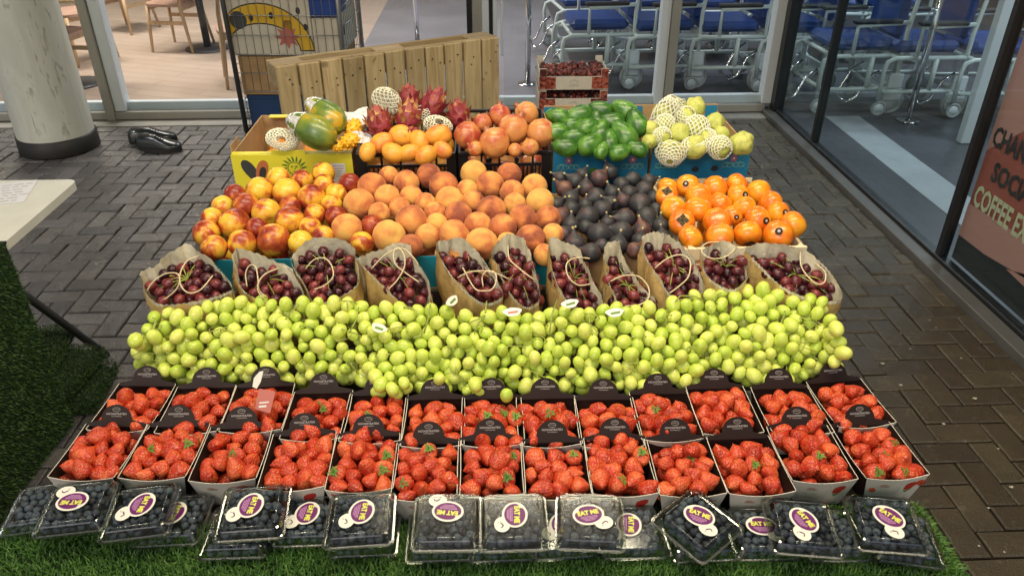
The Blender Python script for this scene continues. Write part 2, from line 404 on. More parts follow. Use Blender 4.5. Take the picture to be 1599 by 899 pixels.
# ================================================================== SETTING
WALLY, WALLX, SOFF = 5.75, 2.25, 3.15
def m_brick():
    m, nt, b = newmat('paving_brick'); ge = N(nt, 'ShaderNodeNewGeometry'); tc = N(nt, 'ShaderNodeTexCoord')
    o = tc.outputs['Object']; big = noise_n(nt, o, .9, 3); mid = noise_n(nt, o, 9, 6, .5); fine = noise_n(nt, o, 160, 4); grit = noise_n(nt, o, 700, 2)
    f = mth(nt, 'ADD', mth(nt, 'MULTIPLY', ge.outputs['Random Per Island'], .55), mth(nt, 'MULTIPLY', mid, .5))
    c = ramp(nt, f, [(.2, (.066,.064,.068)), (.5, (.105,.10,.10)), (.85, (.175,.165,.16))])
    sx = N(nt, 'ShaderNodeSeparateXYZ'); nt.links.new(o, sx.inputs[0])
    side = mth(nt, 'MULTIPLY', mth(nt, 'ADD', sx.outputs[0], .2), .7, True)
    brown = ramp(nt, mth(nt, 'ADD', mth(nt, 'MULTIPLY', mid, .6), mth(nt, 'MULTIPLY', ge.outputs['Random Per Island'], .35)), [(.2, (.042,.031,.016)), (.5, (.062,.047,.023)), (.75, (.095,.077,.038))])
    c = mixc(nt, mth(nt, 'MULTIPLY', side, .9), c, brown)
    dirt = noise_n(nt, o, 3.5, 8, .8); c = mixc(nt, mth(nt, 'MULTIPLY', ramp(nt, dirt, [(.42, (0,0,0)), (.62, (1,1,1))]), .45), c, (.045,.038,.026))
    stain = noise_n(nt, o, 28, 5, .3); c = mixc(nt, mth(nt, 'MULTIPLY', ramp(nt, stain, [(.62, (0,0,0)), (.70, (1,1,1))]), .35), c, (.17,.155,.12))
    c = mixc(nt, mth(nt, 'MULTIPLY', ramp(nt, grit, [(.6, (0,0,0)), (.75, (1,1,1))]), .3), c, (.16,.15,.13))
    nt.links.new(c, b.inputs['Base Color'])
    rg = ramp(nt, mth(nt, 'ADD', mth(nt, 'MULTIPLY', mid, .7), mth(nt, 'MULTIPLY', big, .4)), [(.35, (.52,)*3), (.53, (.34,)*3), (.70, (.19,)*3)])
    nt.links.new(rg, b.inputs['Roughness']); b.inputs['Specular IOR Level'].default_value = .55
    bumpn(nt, b, mth(nt, 'ADD', fine, mth(nt, 'MULTIPLY', mid, 1.8)), .7, .006); return m
M['brick'] = m_brick()
M['joint'] = plain('joint_sand', (.036,.031,.023), .9, nscale=30, bump=.3)
M['conc'] = plain('concrete', (.30,.29,.26), .8, nscale=9, namt=.15, bump=.3, bscale=80)
# ground sheet
g = MB(); g.box(-40, 40, -40, 40, -.25, -.028); g.build('ground', M['joint'], kind='structure')
# brick paving, herringbone, real bricks with open joints
pv = MB(); w = .1
for iy in range(-10, 57):
    for ix in range(-70, 23):
        k = (ix-iy) % 4
        if k == 0: x0, x1, y0, y1 = ix*w, (ix+2)*w, iy*w, (iy+1)*w
        elif k == 2: x0, x1, y0, y1 = ix*w, (ix+1)*w, (iy-1)*w, (iy+1)*w
        else: continue
        x1 = min(x1, 2.17); y1 = min(y1, 5.6)
        if x1-x0 < .03 or y1-y0 < .03 or x0 < -5.2: continue
        j = rnd.uniform(.0022,.004); h = rnd.uniform(-.003, .0025)
        cx, cy = (x0+x1)/2, (y0+y1)/2
        Mx = Matrix.Translation((cx, cy, h)) @ Euler((rnd.uniform(-.014, .014), rnd.uniform(-.014, .014), rnd.uniform(-.012, .012))).to_matrix().to_4x4()
        hx, hy = (x1-x0)/2-j, (y1-y0)/2-j; bv = .005
        vs = [(-hx,-hy,-.03),(hx,-hy,-.03),(hx,hy,-.03),(-hx,hy,-.03),(-hx,-hy,-bv),(hx,-hy,-bv),(hx,hy,-bv),(-hx,hy,-bv),(-hx+bv,-hy+bv,0),(hx-bv,-hy+bv,0),(hx-bv,hy-bv,0),(-hx+bv,hy-bv,0)]
        fs = [(8,9,10,11)]+[(a, (a+1) % 4, 4+(a+1) % 4, 4+a) for a in range(4)]+[(4+a, 4+(a+1) % 4, 8+(a+1) % 4, 8+a) for a in range(4)]
        pv.add(vs, fs, 0, False, Mx)
pv.build('brick_paving', M['brick'], kind='structure')
# concrete strip along the facade, and interior floors
s = MB(); s.box(-9, 2.17, 5.607, 5.742, -.03, .004); s.build('concrete_sill_strip', M['conc'], kind='structure')
def m_woodfloor():
    m, nt, b = newmat('pale_wood_floor'); tc = N(nt, 'ShaderNodeTexCoord'); o = tc.outputs['Object']
    mp = N(nt, 'ShaderNodeMapping'); mp.inputs['Rotation'].default_value = (0,0,R(20)); nt.links.new(o, mp.inputs['Vector'])
    bt = N(nt, 'ShaderNodeTexBrick'); bt.inputs['Scale'].default_value = 1; bt.inputs['Brick Width'].default_value = 1.1; bt.inputs['Row Height'].default_value = .14
    bt.inputs['Mortar Size'].default_value = .003; bt.inputs['Color1'].default_value = (.47,.37,.30,1); bt.inputs['Color2'].default_value = (.54,.43,.35,1); bt.inputs['Mortar'].default_value = (.25,.17,.12,1)
    nt.links.new(mp.outputs[0], bt.inputs['Vector'])
    n1 = noise_n(nt, o, 3, 5); c = mixc(nt, mth(nt, 'MULTIPLY', n1, .35), bt.outputs[0], (.36,.27,.22))
    nt.links.new(c, b.inputs['Base Color']); b.inputs['Roughness'].default_value = .32; return m
fl = MB(); fl.box(-9, -1.2, 5.88, 14, -.2, .01); fl.build('wood_floor', m_woodfloor(), kind='structure')
fl = MB(); fl.box(-1.2, .85, 5.88, 14, -.2, .012); fl.build('grey_floor', plain('grey_resin_floor', (.24,.23,.25), .35, nscale=2, namt=.12), kind='structure')
fl = MB(); fl.box(.85, 9, 5.88, 14, -.2, .008); fl.box(2.33, 9, -3, 5.879, -.2, .0081)
fl.build('dark_floor', plain('dark_resin_floor', (.085,.09,.105), .3, nscale=2.5, namt=.15), kind='structure')
fl = MB(); fl.box(2.62, 2.88, 1.0, 5.6, .008, .013); fl.build('floor_stripe', plain('pale_floor_stripe', (.42,.45,.48), .35, nscale=3), kind='structure')
# interior shell
wl = MB(); wl.box(-9, 9, 14, 14.1, 0, SOFF); wl.box(9, 9.1, -3, 14, 0, SOFF); wl.box(-9.1, -9, 5.8, 14, 0, SOFF)
wl.build('inner_wall', plain('cream_wall', (.62,.55,.45), .7), kind='structure')
ce = MB(); ce.box(-9.1, 9.1, WALLY, 14.1, SOFF, SOFF+.1); ce.box(2.3, 9.1, -3, WALLY-.001, SOFF, SOFF+.1)
ce.build('ceiling', plain('white_ceiling', (.65,.65,.62), .8), kind='structure')
ce = MB(); ce.box(-9.1, 2.299, .35, WALLY-.001, SOFF, SOFF+.12)
ce.build('soffit', plain('grey_soffit', (.10,.10,.10), .8), kind='structure')
def XW(px, py): return aty(px, py, WALLY).x
# ---- back glazing
gw = empty('glass_facade', (0, WALLY, 0), label='glazed shop front with beige posts and white inner frames behind the stall', cat='glass wall')
P_ = lambda mb, n, m, par=gw, **k: mb.build(n, m, par, loc=(0, -WALLY, 0), **k)
xl = XW(171, 172); xm = XW(757, 40); xr = XW(1043, 150); xc = XW(1210, 172)
r_ = MB(); r_.box(-9, 2.2, WALLY, WALLY+.06, .006, .065, 0, bev=.004); P_(r_, 'bottom_rail', M['alu'])
r_ = MB(); r_.box(-9, 2.2, WALLY+.063, WALLY+.12, .006, .125, 0, bev=.004); P_(r_, 'inner_rail', M['white_frame'])
for x in (xl-2.6, xl, xr, xc):
    r_ = MB(); r_.box(x-.033, x+.033, WALLY-.012, WALLY+.061, .004, SOFF, 0, bev=.004); P_(r_, 'post', M['alu'])
for x0, x1 in ((xl+.035, xl+.115), (xr-.1, xr-.035), (xc-.11, xc-.035)):
    r_ = MB(); r_.box(x0, x1, WALLY+.01, WALLY+.118, .068, SOFF, 0, bev=.004); P_(r_, 'inner_frame', M['white_frame'])
for x0, x1, mm in ((xm-.13, xm-.09, 'dark_frame'), (xm-.088, xm-.02, 'alu'), (xm-.018, xm+.03, 'white_frame'), (xm+.06, xm+.09, 'white_frame'), (xm+.032, xm+.058, 'dark_frame')):
    r_ = MB(); r_.box(x0, x1, WALLY+.005, WALLY+.115, .068, SOFF, 0, bev=.003); P_(r_, 'door_frame', M[mm])
r_ = MB(); r_.box(xm+.115, xm+.135, WALLY+.02, WALLY+.05, .45, 2.2, 0, bev=.004); P_(r_, 'door_handle', M['white_frame'])
M['pane'] = m_glass('window_glass', (.93,.96,.97), .75, .01, 1.4, .0)
M['pane_dark'] = m_glass('tinted_glass', (.86,.93,.94), .75, .015, 1.5, .01)
for x0, x1 in ((-9, xl-.034), (xl+.116, xm-.131), (xm+.136, xr-.101), (xr+.034, xc-.111)):
    r_ = MB(); r_.box(x0, x1, WALLY+.03, WALLY+.036, .066, SOFF); P_(r_, 'glass_pane', M['pane'])
# ---- right glazing
gr = empty('glass_side_wall', (WALLX, 3, 0), label='dark framed glass wall along the right side of the paving', cat='glass wall')
Q_ = lambda mb, n, m, **k: mb.build(n, m, gr, loc=(-WALLX, -3, 0), **k)
r_ = MB(); r_.box(2.175, 2.25, -1, 5.735, -.02, .035, 0, bev=.004); Q_(r_, 'kerb_rail', plain('grey_painted_kerb', (.10,.10,.095), .5, nscale=6))
r_ = MB(); r_.box(2.2505, 2.30, -1, 5.70, .0, .055, 0, bev=.003); Q_(r_, 'bottom_rail', M['dark_frame'])
yb = atx(1266, 222, WALLX).y; ye = atx(1463, 395, WALLX).y
r_ = MB(); r_.box(2.232, 2.31, 5.66, 5.742, .0, SOFF, 0, bev=.003); Q_(r_, 'corner_post', M['dark_frame'])
r_ = MB(); r_.box(2.25, 2.30, yb-.02, yb+.02, .056, SOFF, 0, bev=.003); Q_(r_, 'mullion', M['dark_frame'])
r_ = MB(); r_.box(2.25, 2.30, ye-.018, ye+.018, .056, SOFF, 0, bev=.003); Q_(r_, 'mullion', M['dark_frame'])
for y0, y1 in ((yb+.021, 5.659), (ye+.019, yb-.021), (-1, ye-.019)):
    r_ = MB(); r_.box(2.272, 2.278, y0, y1, .056, SOFF); Q_(r_, 'glass_pane', M['pane_dark'])
# ---- banner behind the right glass
bn = empty('window_banner', (2.31, 2.6, 0), label='red and pink banner with bold coffee lettering behind the right glass', cat='banner')
y1 = ye-.03; y0 = y1-1.6
B_ = lambda mb, n, m, **k: mb.build(n, m, bn, loc=(-2.31, -2.6, 0), **k)
r_ = MB(); r_.box(2.31, 2.325, y0, y1, .06, .335); B_(r_, 'dark_base', plain('banner_base', (.03,.032,.035), .6, nscale=5))
zb = .336
r_ = MB(); r_.box(2.31, 2.325, y0, y1, zb, 2.4); B_(r_, 'red_sheet', plain('banner_red', (.50,.115,.085), .6))
def bpt(px, py):
    p = atx(px, py, 2.305); return (p.y, p.z)
def bpoly(px, name, m, off):
    mb = MB(); vs = [(2.309-off, max(y0, min(y1, y)), z) for y, z in (bpt(*q) for q in px)]
    mb.add(vs, [tuple(range(len(vs)))]); return B_(mb, name, m)
mp_ = plain('banner_pink', (.72,.32,.28), .6)
bpoly([(1573,60),(1599,0),(1660,0),(1660,270),(1599,205),(1533,232)][::-1], 'pink_panel', mp_, .002)
bpoly([(1503,310),(1599,372),(1660,420),(1660,470),(1535,396),(1489,360)][::-1], 'pink_panel', mp_, .002)
bpoly([(1570,420),(1599,428),(1700,470),(1700,520),(1599,448)], 'pink_panel', mp_, .002)
def btext(t, p_a, p_b, hpx, mt):
    """text from pixel p_a to p_b (baseline middle) on the banner plane, reading towards -Y"""
    a = atx(p_a[0], p_a[1], 2.303); b = atx(p_b[0], p_b[1], 2.303)
    me = text_mesh(t, 1.0, .032, .62)
    xs = [v.co.x for v in me.vertices]; w0 = max(xs)-min(xs)
    top = atx(p_a[0]+hpx[0], p_a[1]+hpx[1], 2.303); h = (top-a).length
    L = abs(a.y-b.y); zz = .7
    o = inst('lettering', me, bn); me.materials.clear(); me.materials.append(mt)
    Mx = Matrix(((0, 0, -1, 2.3045-2.31), (-L/w0, 0, 0, (a.y+b.y)/2-2.6), ((b.z-a.z)/w0, h/zz, 0, (a.z+b.z)/2), (0,0,0,1)))
    # bake matrix into mesh (keeps it a plain object)
    me2 = me.copy(); me2.transform(Mx); o.data = me2
    return o
dkl = plain('banner_black', (.04,.035,.04), .6); crl = plain('banner_cream', (.85,.74,.48), .6)
btext('CHANGE', (1551,212), (1627,258), (4,-30), dkl)
btext('SOCIAL', (1549,268), (1618,316), (4,-30), dkl)
btext('COFFEE EX', (1521,304), (1604,366), (7,-32), crl)
# ---- column
c0 = atz(71, 248, 0); cr = .238
cc = c0 + V((0, .22, 0))
def m_col():
    m, nt, b = newmat('painted_column'); tc = N(nt, 'ShaderNodeTexCoord'); o = tc.outputs['Object']
    mp = N(nt, 'ShaderNodeMapping'); mp.inputs['Scale'].default_value = (1,1,.25); nt.links.new(o, mp.inputs['Vector'])
    a = noise_n(nt, mp.outputs[0], 9, 6, 1.5); b2 = noise_n(nt, mp.outputs[0], 40, 6, 1)
    c = ramp(nt, a, [(.3, (.64,.66,.57)), (.6, (.74,.75,.66))])
    st = ramp(nt, mth(nt, 'ADD', mth(nt, 'MULTIPLY', a, .55), mth(nt, 'MULTIPLY', b2, .5)), [(.60, (0,0,0)), (.68, (1,1,1))])
    c = mixc(nt, mth(nt, 'MULTIPLY', st, .45), c, (.12,.1,.07)); nt.links.new(c, b.inputs['Base Color']); b.inputs['Roughness'].default_value = .45
    bumpn(nt, b, b2, .15, .003); return m
co = empty('round_column', cc, label='round cream painted column with scuffs and black base at left', cat='column')
k = MB(); k.lathe([(cr,.11),(cr,.5),(cr,1.5),(cr,SOFF-.002)], 48); k.build('shaft', m_col(), co)
k = MB(); k.lathe([(0,.0),(cr+.012,0),(cr+.014,.01),(cr+.012,.105),(cr+.002,.112),(0,.112)], 48); k.build('black_base', plain('black_base_paint', (.02,.018,.016), .5, nscale=20), co)
# ================================================================== INTERIOR FURNITURE
M['chair_wood'] = m_wood('chair_wood', (.48,.32,.17), (.60,.42,.25), 2, 8, .4)
M['seat_pink'] = plain('chair_seat', (.42,.26,.20), .4, nscale=5)
def cafe_chair(x, y, rz, label):
    t = empty('cafe_chair', (x, y, .012), (0,0,rz), label=label, cat='chair', group='wooden chairs in the cafe')
    k = MB(); pr = []
    for i in range(24):
        a = 2*math.pi*i/24; c, s_ = math.cos(a), math.sin(a)
        pr.append((.225*abs(c)**.5*(1 if c > 0 else -1), .21*abs(s_)**.5*(1 if s_ > 0 else -1)))
    k.prism(pr, .43, .455); k.build('seat', M['seat_pink'], t)
    for sx in (-1, 1):
        k = MB(); k.tube([(sx*.215,-.2,0),(sx*.185,-.17,.43)], [.013,.02], 8); k.build('leg', M['chair_wood'], t)
        k = MB(); k.tube([(sx*.225,.23,0),(sx*.19,.17,.43),(sx*.19,.2,.6),(sx*.17,.26,.8)], [.013,.02,.018,.014], 8); k.build('leg', M['chair_wood'], t)
    k = MB()
    for sx in (-1, 1): k.bar((sx*.2,-.185,.28), (sx*.2,.19,.28), .016, .035)
    k.bar((-.185,-.17,.41), (.185,-.17,.41), .02, .04); k.bar((-.185,.17,.41), (.185,.17,.41), .02, .04)
    k.build('stretcher', M['chair_wood'], t)
    k = MB(); pts = [(-.19+.38*i/8, .25+.05*math.sin(math.pi*i/8), .76) for i in range(9)]
    for a, b in zip(pts, pts[1:]): k.bar(a, b, .02, .09)
    k.build('backrest', M['chair_wood'], t)
def cafe_table(x, y, label, top=True, rz=0):
    t = empty('cafe_table', (x, y, .012), (0,0,rz), label=label, cat='table', group='pedestal tables in the cafe')
    k = MB(); k.lathe([(0,0),(.22,0),(.215,.012),(.03,.022),(0,.022)], 32); k.build('foot_plate', M['tube_dark'], t)
    k = MB(); k.tube([(0,0,.02),(0,0,.72)], .035, 16); k.build('pedestal', M['dark_frame'], t)
    k = MB(); k.box(-.34,.34,-.34,.34,.72,.745, bev=.004); k.build('table_top', M['chair_wood'], t)
def gp(px, py): return atz(px, py, .012)
p = gp(275, 82); cafe_chair(p.x, p.y+.2, R(-100), 'pale wooden cafe chair beside the dark table leg, left of the wire trolley')
p = gp(325, 76); cafe_table(p.x, p.y, 'cafe table on a dark pedestal behind the wire trolley')
p = gp(125, 137); cafe_table(p.x-.08, p.y+.12, 'cafe table on a dark pedestal just right of the cream column')
p = gp(112, 140); cafe_chair(p.x-.08, p.y+.1, R(80), 'nearest pink-seated cafe chair beside the cream column')
p = gp(150, 108); cafe_chair(p.x-.25, p.y+.35, R(60), 'second pink-seated cafe chair, farther behind the cream column')
p = gp(178, 60); cafe_chair(p.x, p.y+.4, R(-20), 'cafe chair far behind the white window frame')
p = gp(358, 140); cafe_chair(p.x+.12, p.y+.3, R(200), 'cafe chair with one leg showing beside the wire trolley edge')
# crowd posts
def post(px, py, label):
    q = atz(px, py, .012)
    t = empty('barrier_post', q, label=label, cat='post', group='steel posts inside the door')
    k = MB(); k.lathe([(0,0),(.085,0),(.085,.006),(.03,.012),(0,.012)], 28); k.build('base_plate', M['chrome'], t)
    k = MB(); k.tube([(0,0,.01),(0,0,1.25)], .024, 16); k.build('pole', M['chrome'], t)
post(824, 131, 'steel post with round foot plate inside the glass, nearer the red crates')
post(652, 66, 'steel post inside the glass directly behind the wooden pallet')
post(1418, 188, 'steel post with round foot plate among the blue chairs at right')
# white board leaning inside the right glass
q = atz(1500, 222, .012)
k = MB(); k.box(-.07,.07,-.03,.03,.0,2.6, bev=.005); k.build('white_post', M['white_frame'], None, (q.x+.05, q.y, .009), label='flat white post standing inside the right glass beside the red banner', cat='post')
# ---- transport chairs
def build_wheelchair():
    """facing -X; big shrouded wheel behind the seat, front at -x"""
    P = {}
    k = MB(); k.box(-.26,.22,-.23,.23,0,.085, bev=.03); P['seat_cushion'] = (k, 'blue_pad', (0,0,.47))
    k = MB(); k.box(-.03,.04,-.22,.22,0,.52, bev=.025); P['back_cushion'] = (k, 'blue_pad', (.24,0,.56))
    fr = MB(); r = .0165
    for s in (-1, 1):
        y = s*.27
        fr.tube([(-.33,y,.14),(-.335,y,.36),(-.32,y,.42),(-.26,y,.445),(.30,y,.445)], r, 8)      # lower front bend + side rail
        fr.tube([(-.30,y,.20),(.30,y,.20)], r, 8)
        fr.tube([(.26,y,.18),(.26,y,.62),(.30,y,1.0),(.42,y,1.06)], r, 8)
        fr.tube([(-.12,y,.445),(-.12,y,.66),(.27,y,.68)], r, 8)
        fr.tube([(.04,y,.21),(.04,y,.44)], r*1.2, 8)
    for x, z in ((-.26,.445),(.26,.445),(.26,.2),(-.3,.2),(.27,.9)): fr.tube([(x,-.27,z),(x,.27,z)], r, 8)
    P['frame'] = (fr, 'tube_white', (0,0,0))
    k = MB()
    for s in (-1, 1): k.box(-.16,.2,s*.27-.03,s*.27+.03,.675,.705, bev=.01)
    P['armrest'] = (k, 'rubber', (0,0,0))
    k = MB()
    for s in (-1, 1): k.tube([(-.30,s*.14,.32),(-.38,s*.14,.26),(-.44,s*.14,.12),(-.50,s*.14,.085)], .011, 8)
    k.tube([(-.50,-.14,.085),(-.50,.14,.085)], .011, 8); P['footrest'] = (k, 'chrome', (0,0,0))
    return P
WP = build_wheelchair(); WM = {n: a[0].mesh(n, M[a[1]]) for n, a in WP.items()}
def wheel_mesh(rad, wd, hubm='white_frame'):
    k = MB(); k.tube([(rad*.86*math.cos(a), 0, rad*.86*math.sin(a)) for a in [2*math.pi*i/24 for i in range(24)]], wd, 8, 0, True)
    k2 = MB(); Mx = Matrix.Rotation(R(90), 4, 'X'); k2.lathe([(0,-wd*.6),(rad*.78,-wd*.5),(rad*.78,wd*.5),(0,wd*.6)], 24, 0, Mx)
    return k.mesh('tyre', M['grey_rubber']), k2.mesh('hub', M[hubm])
WBT, WBH = wheel_mesh(.1, .016); WST, WSH = wheel_mesh(.055, .012)
kk = MB(); kk.box(-.055,.055,-.028,.028,.02,.14, bev=.015); kk.box(-.078,.078,-.032,.032,-.085,.035, bev=.03); WSHR = kk.mesh('shroud', M['white_frame'])
def wheelchair(x, y, rz, label):
    t = empty('transport_chair', (x, y, .009), (0,0,rz), label=label, cat='wheelchair', group='blue padded transport chairs parked indoors')
    for n in WM: inst(n, WM[n], t, WP[n][2])
    for s in (-1, 1):
        wo = inst('wheel', WBT, t, (.26, s*.27, .102)); inst('hub', WBH, wo); inst('shroud', WSHR, wo, (0,0,.075))
        wo = inst('caster', WST, t, (-.30, s*.25, .068)); inst('hub', WSH, wo)
WL = ['front row, farthest left, beside the red and white crates', 'front row, second from the left, behind the window post', 'front row, third from the left, right of the window post',
      'front row, at the corner between the two glass walls', 'first one seen through the right glass', 'second one seen through the right glass', 'last one seen through the right glass, next to the white post']
pos = [(982,136),(1081,138)]
ax = gp(982,138); bx = gp(1081,140); step = (bx-ax)
for i in range(7):
    q = ax + step*i*1.0
    if i >= 4: q = gp([1384,1482,1600][i-4], [178,182,186][i-4])
    wheelchair(q.x-.26, q.y+.27, R(rnd.uniform(-4, 4)), 'blue padded transport chair, '+WL[i])
WB = ['far row, leftmost, its seat showing above the front row', 'far row, second from the left', 'far row, third from the left', 'far row, fourth, behind the corner', 'far row, fifth, seen through the right glass', 'far row, rightmost']
for i in range(6):
    q = gp(935+92*i, 100+i*2); wheelchair(q.x-.1+.03*i, q.y+.5, R(rnd.uniform(-8, 8)), 'blue padded transport chair, '+WB[i])
# ================================================================== TROLLEY, PALLET, CRATES, SHOES
q = atz(385, 206, .12); tx, ty = q.x, q.y
tl = empty('roll_cage', (tx, ty, 0), (0,0,R(-3)), label='tall wire roll cage trolley loaded with fruit boxes at back left', cat='trolley')
W_, D_, H_ = .72, .62, 1.65
k = MB(); k.tube([(0,0,.12),(W_,0,.12),(W_,D_,.12),(0,D_,.12)], .014, 8, 0, True)
for i in range(1, 6): k.tube([(W_*i/6,0,.12),(W_*i/6,D_,.12)], .006, 6)
k.build('base_frame', M['tube_dark'], tl)
for x, y in ((0,0),(W_,0),(W_,D_),(0,D_)):
    k = MB(); k.tube([(x,y,.12),(x,y,H_)], .016, 10); k.build('corner_post', M['steel' if x else 'tube_dark'], tl)
    k = MB(); k.tube([(x+.02+.05*math.cos(a), y+.05, .055+.045*math.sin(a)) for a in [2*math.pi*i/16 for i in range(16)]], .012, 6, 0, True); k.tube([(x+.02,y+.03,.055),(x+.02,y+.07,.055)], .03, 10)
    k.bar((x+.02,y+.05,.06),(x+.02,y+.05,.12), .03, .02); k.build('caster', M['rubber'], tl)
def wires(face):
    k = MB(); r = .0022
    if face == 'front': A, B_2 = V((0,-.004,0)), V((W_,-.004,0))
    elif face == 'side': A, B_2 = V((W_+.004,0,0)), V((W_+.004,D_,0))
    elif face == 'left': A, B_2 = V((-.004,0,0)), V((-.004,D_,0))
    else: A, B_2 = V((0,D_+.004,0)), V((W_,D_+.004,0))
    n = 14 if face in ('front','back') else 12
    for i in range(n+1):
        p = A.lerp(B_2, i/n); k.tube([p+V((0,0,.4 if face == 'front' else .14)), p+V((0,0,H_))], r, 5)
    z = .4 if face == 'front' else .2
    while z < H_:
        k.tube([A+V((0,0,z)), B_2+V((0,0,z))], r*1.3, 5); z += .12
    k.build('wire_panel', M['steel'], tl)
for f_ in ('front', 'side', 'left', 'back'): wires(f_)
def TB(x0, x1, y0, y1, z0, z1, m, name, label, cat, extra=None):
    Mx = Matrix.Translation((tx, ty, 0)) @ Matrix.Rotation(R(-3), 4, 'Z')
    t = empty(name, Mx @ V(((x0+x1)/2, (y0+y1)/2, z0)), (0,0,R(-3)), label=label, cat=cat)
    hx, hy, h = (x1-x0)/2, (y1-y0)/2, z1-z0
    k = MB(); k.box(-hx,hx,-hy,hy,0,h, bev=.004); k.build('box_body', M[m] if isinstance(m, str) else m, t)
    if extra: extra(t, hx, hy, h)
    return t
M['sack_blue'] = plain('blue_sack', (.015,.06,.30), .5, nscale=20, bump=.4, bscale=25); M['navy'] = plain('navy_plastic', (.01,.045,.14), .45); M['cream'] = plain('cream_card', (.62,.58,.47), .6, nscale=10, namt=.08)
M['ban_y'] = plain('banana_yellow_print', (.72,.45,.03), .5); M['pinkp'] = plain('pink_print', (.5,.15,.12), .5)
def nav_extra(t, hx, hy, h):
    k = MB(); k.box(-hx-.004,hx+.004,-hy-.004,hy+.004,h-.025,h+.001, bev=.003)
    for sx in (-1, 1): k.box(sx*hx*.5-.05, sx*hx*.5+.05, -hy-.004, -hy+.001, h*.45, h*.6)
    k.build('rim', M['navy'], t)
TB(.03,.69,.04,.58,.136,.36,'navy','plastic_crate','dark blue plastic crate at the bottom of the wire trolley','crate', nav_extra)
def br_extra(t, hx, hy, h):
    k = MB(); k.box(-hx*.2,hx*.6,-hy-.002,-hy+.001,h*.1,h*.45); k.build('paper_label', M['cream'], t)
TB(.02,.68,.03,.58,.366,.62,'card','cardboard_box','brown cardboard box under the banana box in the wire trolley','box', br_extra)
def ban_extra(t, hx, hy, h):
    def arc(cx, cz, r0, r1, a0, a1, m, name, off):
        k = MB(); n = 18; vs = []
        for i in range(n+1):
            a = R(a0+(a1-a0)*i/n); vs += [(cx+r0[0]*math.cos(a), -hy-off, cz+r0[1]*math.sin(a)), (cx+r1[0]*math.cos(a), -hy-off, cz+r1[1]*math.sin(a))]
        vs = [(max(-hx, min(hx, x)), y, max(.003, min(h-.003, z))) for x, y, z in vs]
        k.add(vs, [(2*i, 2*i+1, 2*i+3, 2*i+2) for i in range(n)]); k.build(name, M[m], t)
    arc(-hx*.25, h*.08, (.33,.30), (.235,.17), 0, 180, 'print_dark', 'banana_print', .0012)
    arc(-hx*.25, h*.08, (.322,.292), (.243,.178), 2, 178, 'ban_y', 'banana_print', .002)
    k = MB(); k.box(hx*.3,hx*.52,-hy-.002,-hy+.001,h*.38,h*.62); k.build('printed_square', M['pinkp'], t)
    k = MB()
    st = []
    for i in range(16):
        a = R(i*22.5); r = .085 if i % 2 == 0 else .045; st.append((hx*.38+r*math.cos(a), h*.33+r*.9*math.sin(a)))
    k.add([(x, -hy-.0025, z) for x, z in st], [tuple(range(16))]); k.build('star_print', M['pinkp'], t)
    k = MB()
    for cx, cz in ((-hx*.45, h*.66), (hx*.05, h*.7), (hx*.72, h*.78), (hx*.86, h*.5)):
        Mx = Matrix.Translation((cx, -hy-.003, cz)) @ Matrix.Rotation(R(90), 4, 'X'); k.disc((0,0), .014, .022, 0, 0, 16, Mx)
    k.build('hand_holes', M['print_dark'], t)
    k = MB()
    for cx in (-hx*.85,): 
        Mx = Matrix.Translation((cx+.02, -hy-.0032, h*.62)) @ Matrix.Rotation(R(90), 4, 'X'); k.disc((0,0), .055, .055, 0, 0, 24, Mx)
    k.build('round_print', M['tube_dark'], t)
    for sgn in (1,):
        k = MB()
        for cy, cz in ((-.1,.5),(0.02,.42),(.12,.66)): k.add([(hx+.002, cy*1.5-.012, h*cz), (hx+.002, cy*1.5+.012, h*cz), (hx+.002, cy*1.5+.012, h*cz+.05), (hx+.002, cy*1.5-.012, h*cz+.05)], [(0,1,2,3)])
        k.build('side_print', M['print_dark'], t)
TB(.535,.70,.02,.60,.626,.86,'cream','cardboard_box','small white printed box beside the banana box in the wire trolley','box', lambda t,hx,hy,h: (lambda k: (k.box(hx-.0005,hx+.002,-.16,-.12,.1,.16), k.build('dark_print', M['print_dark'], t))[-1])(MB()))
TB(.01,.53,.02,.60,.626,.985,'cream','banana_box','white and yellow printed banana box in the middle of the wire trolley','box', ban_extra)
def red_extra(t, hx, hy, h):
    k = MB(); rr = random.Random(3)
    for i in range(40): k.ball((rr.uniform(-hx+.04,hx-.04), rr.uniform(-hy+.03,hy-.03), h+.005), .032, 10, 7)
    k.build('dark_fruit', plain('dark_red_fruit', (.16,.01,.02), .4), t, kind='stuff')
TB(.02,.50,.02,.45,.99,1.07,'card_black','fruit_tray','dark tray of red fruit on top of the banana box','tray', red_extra)
TB(.52,.70,.03,.30,.866,1.25,'sack_blue','fruit_sack','blue printed pack standing at the right end of the wire trolley','pack', lambda t,hx,hy,h: (lambda k: (k.ball((0,-hy+.002,h*.55),.05,12,8,0,(1,.12,1.2)), k.build('white_print', M['stk_white'], t)))(MB()))
TB(.53,.70,.33,.60,.866,1.22,'cream','cardboard_box','upright white box with dark print at the rear of the wire trolley','box', lambda t,hx,hy,h: (lambda k: (k.box(hx-.0005,hx+.002,-.06,.05,.05,.2), k.build('dark_print', M['ban_y'], t))[-1])(MB()))
TB(.05,.48,.47,.60,1.0,1.45,'card','cardboard_box','tall brown box standing at the back of the wire trolley','box')
TB(.06,.45,.06,.42,1.16,1.36,'pinkp','cardboard_box','red printed box at the top of the wire trolley','box')
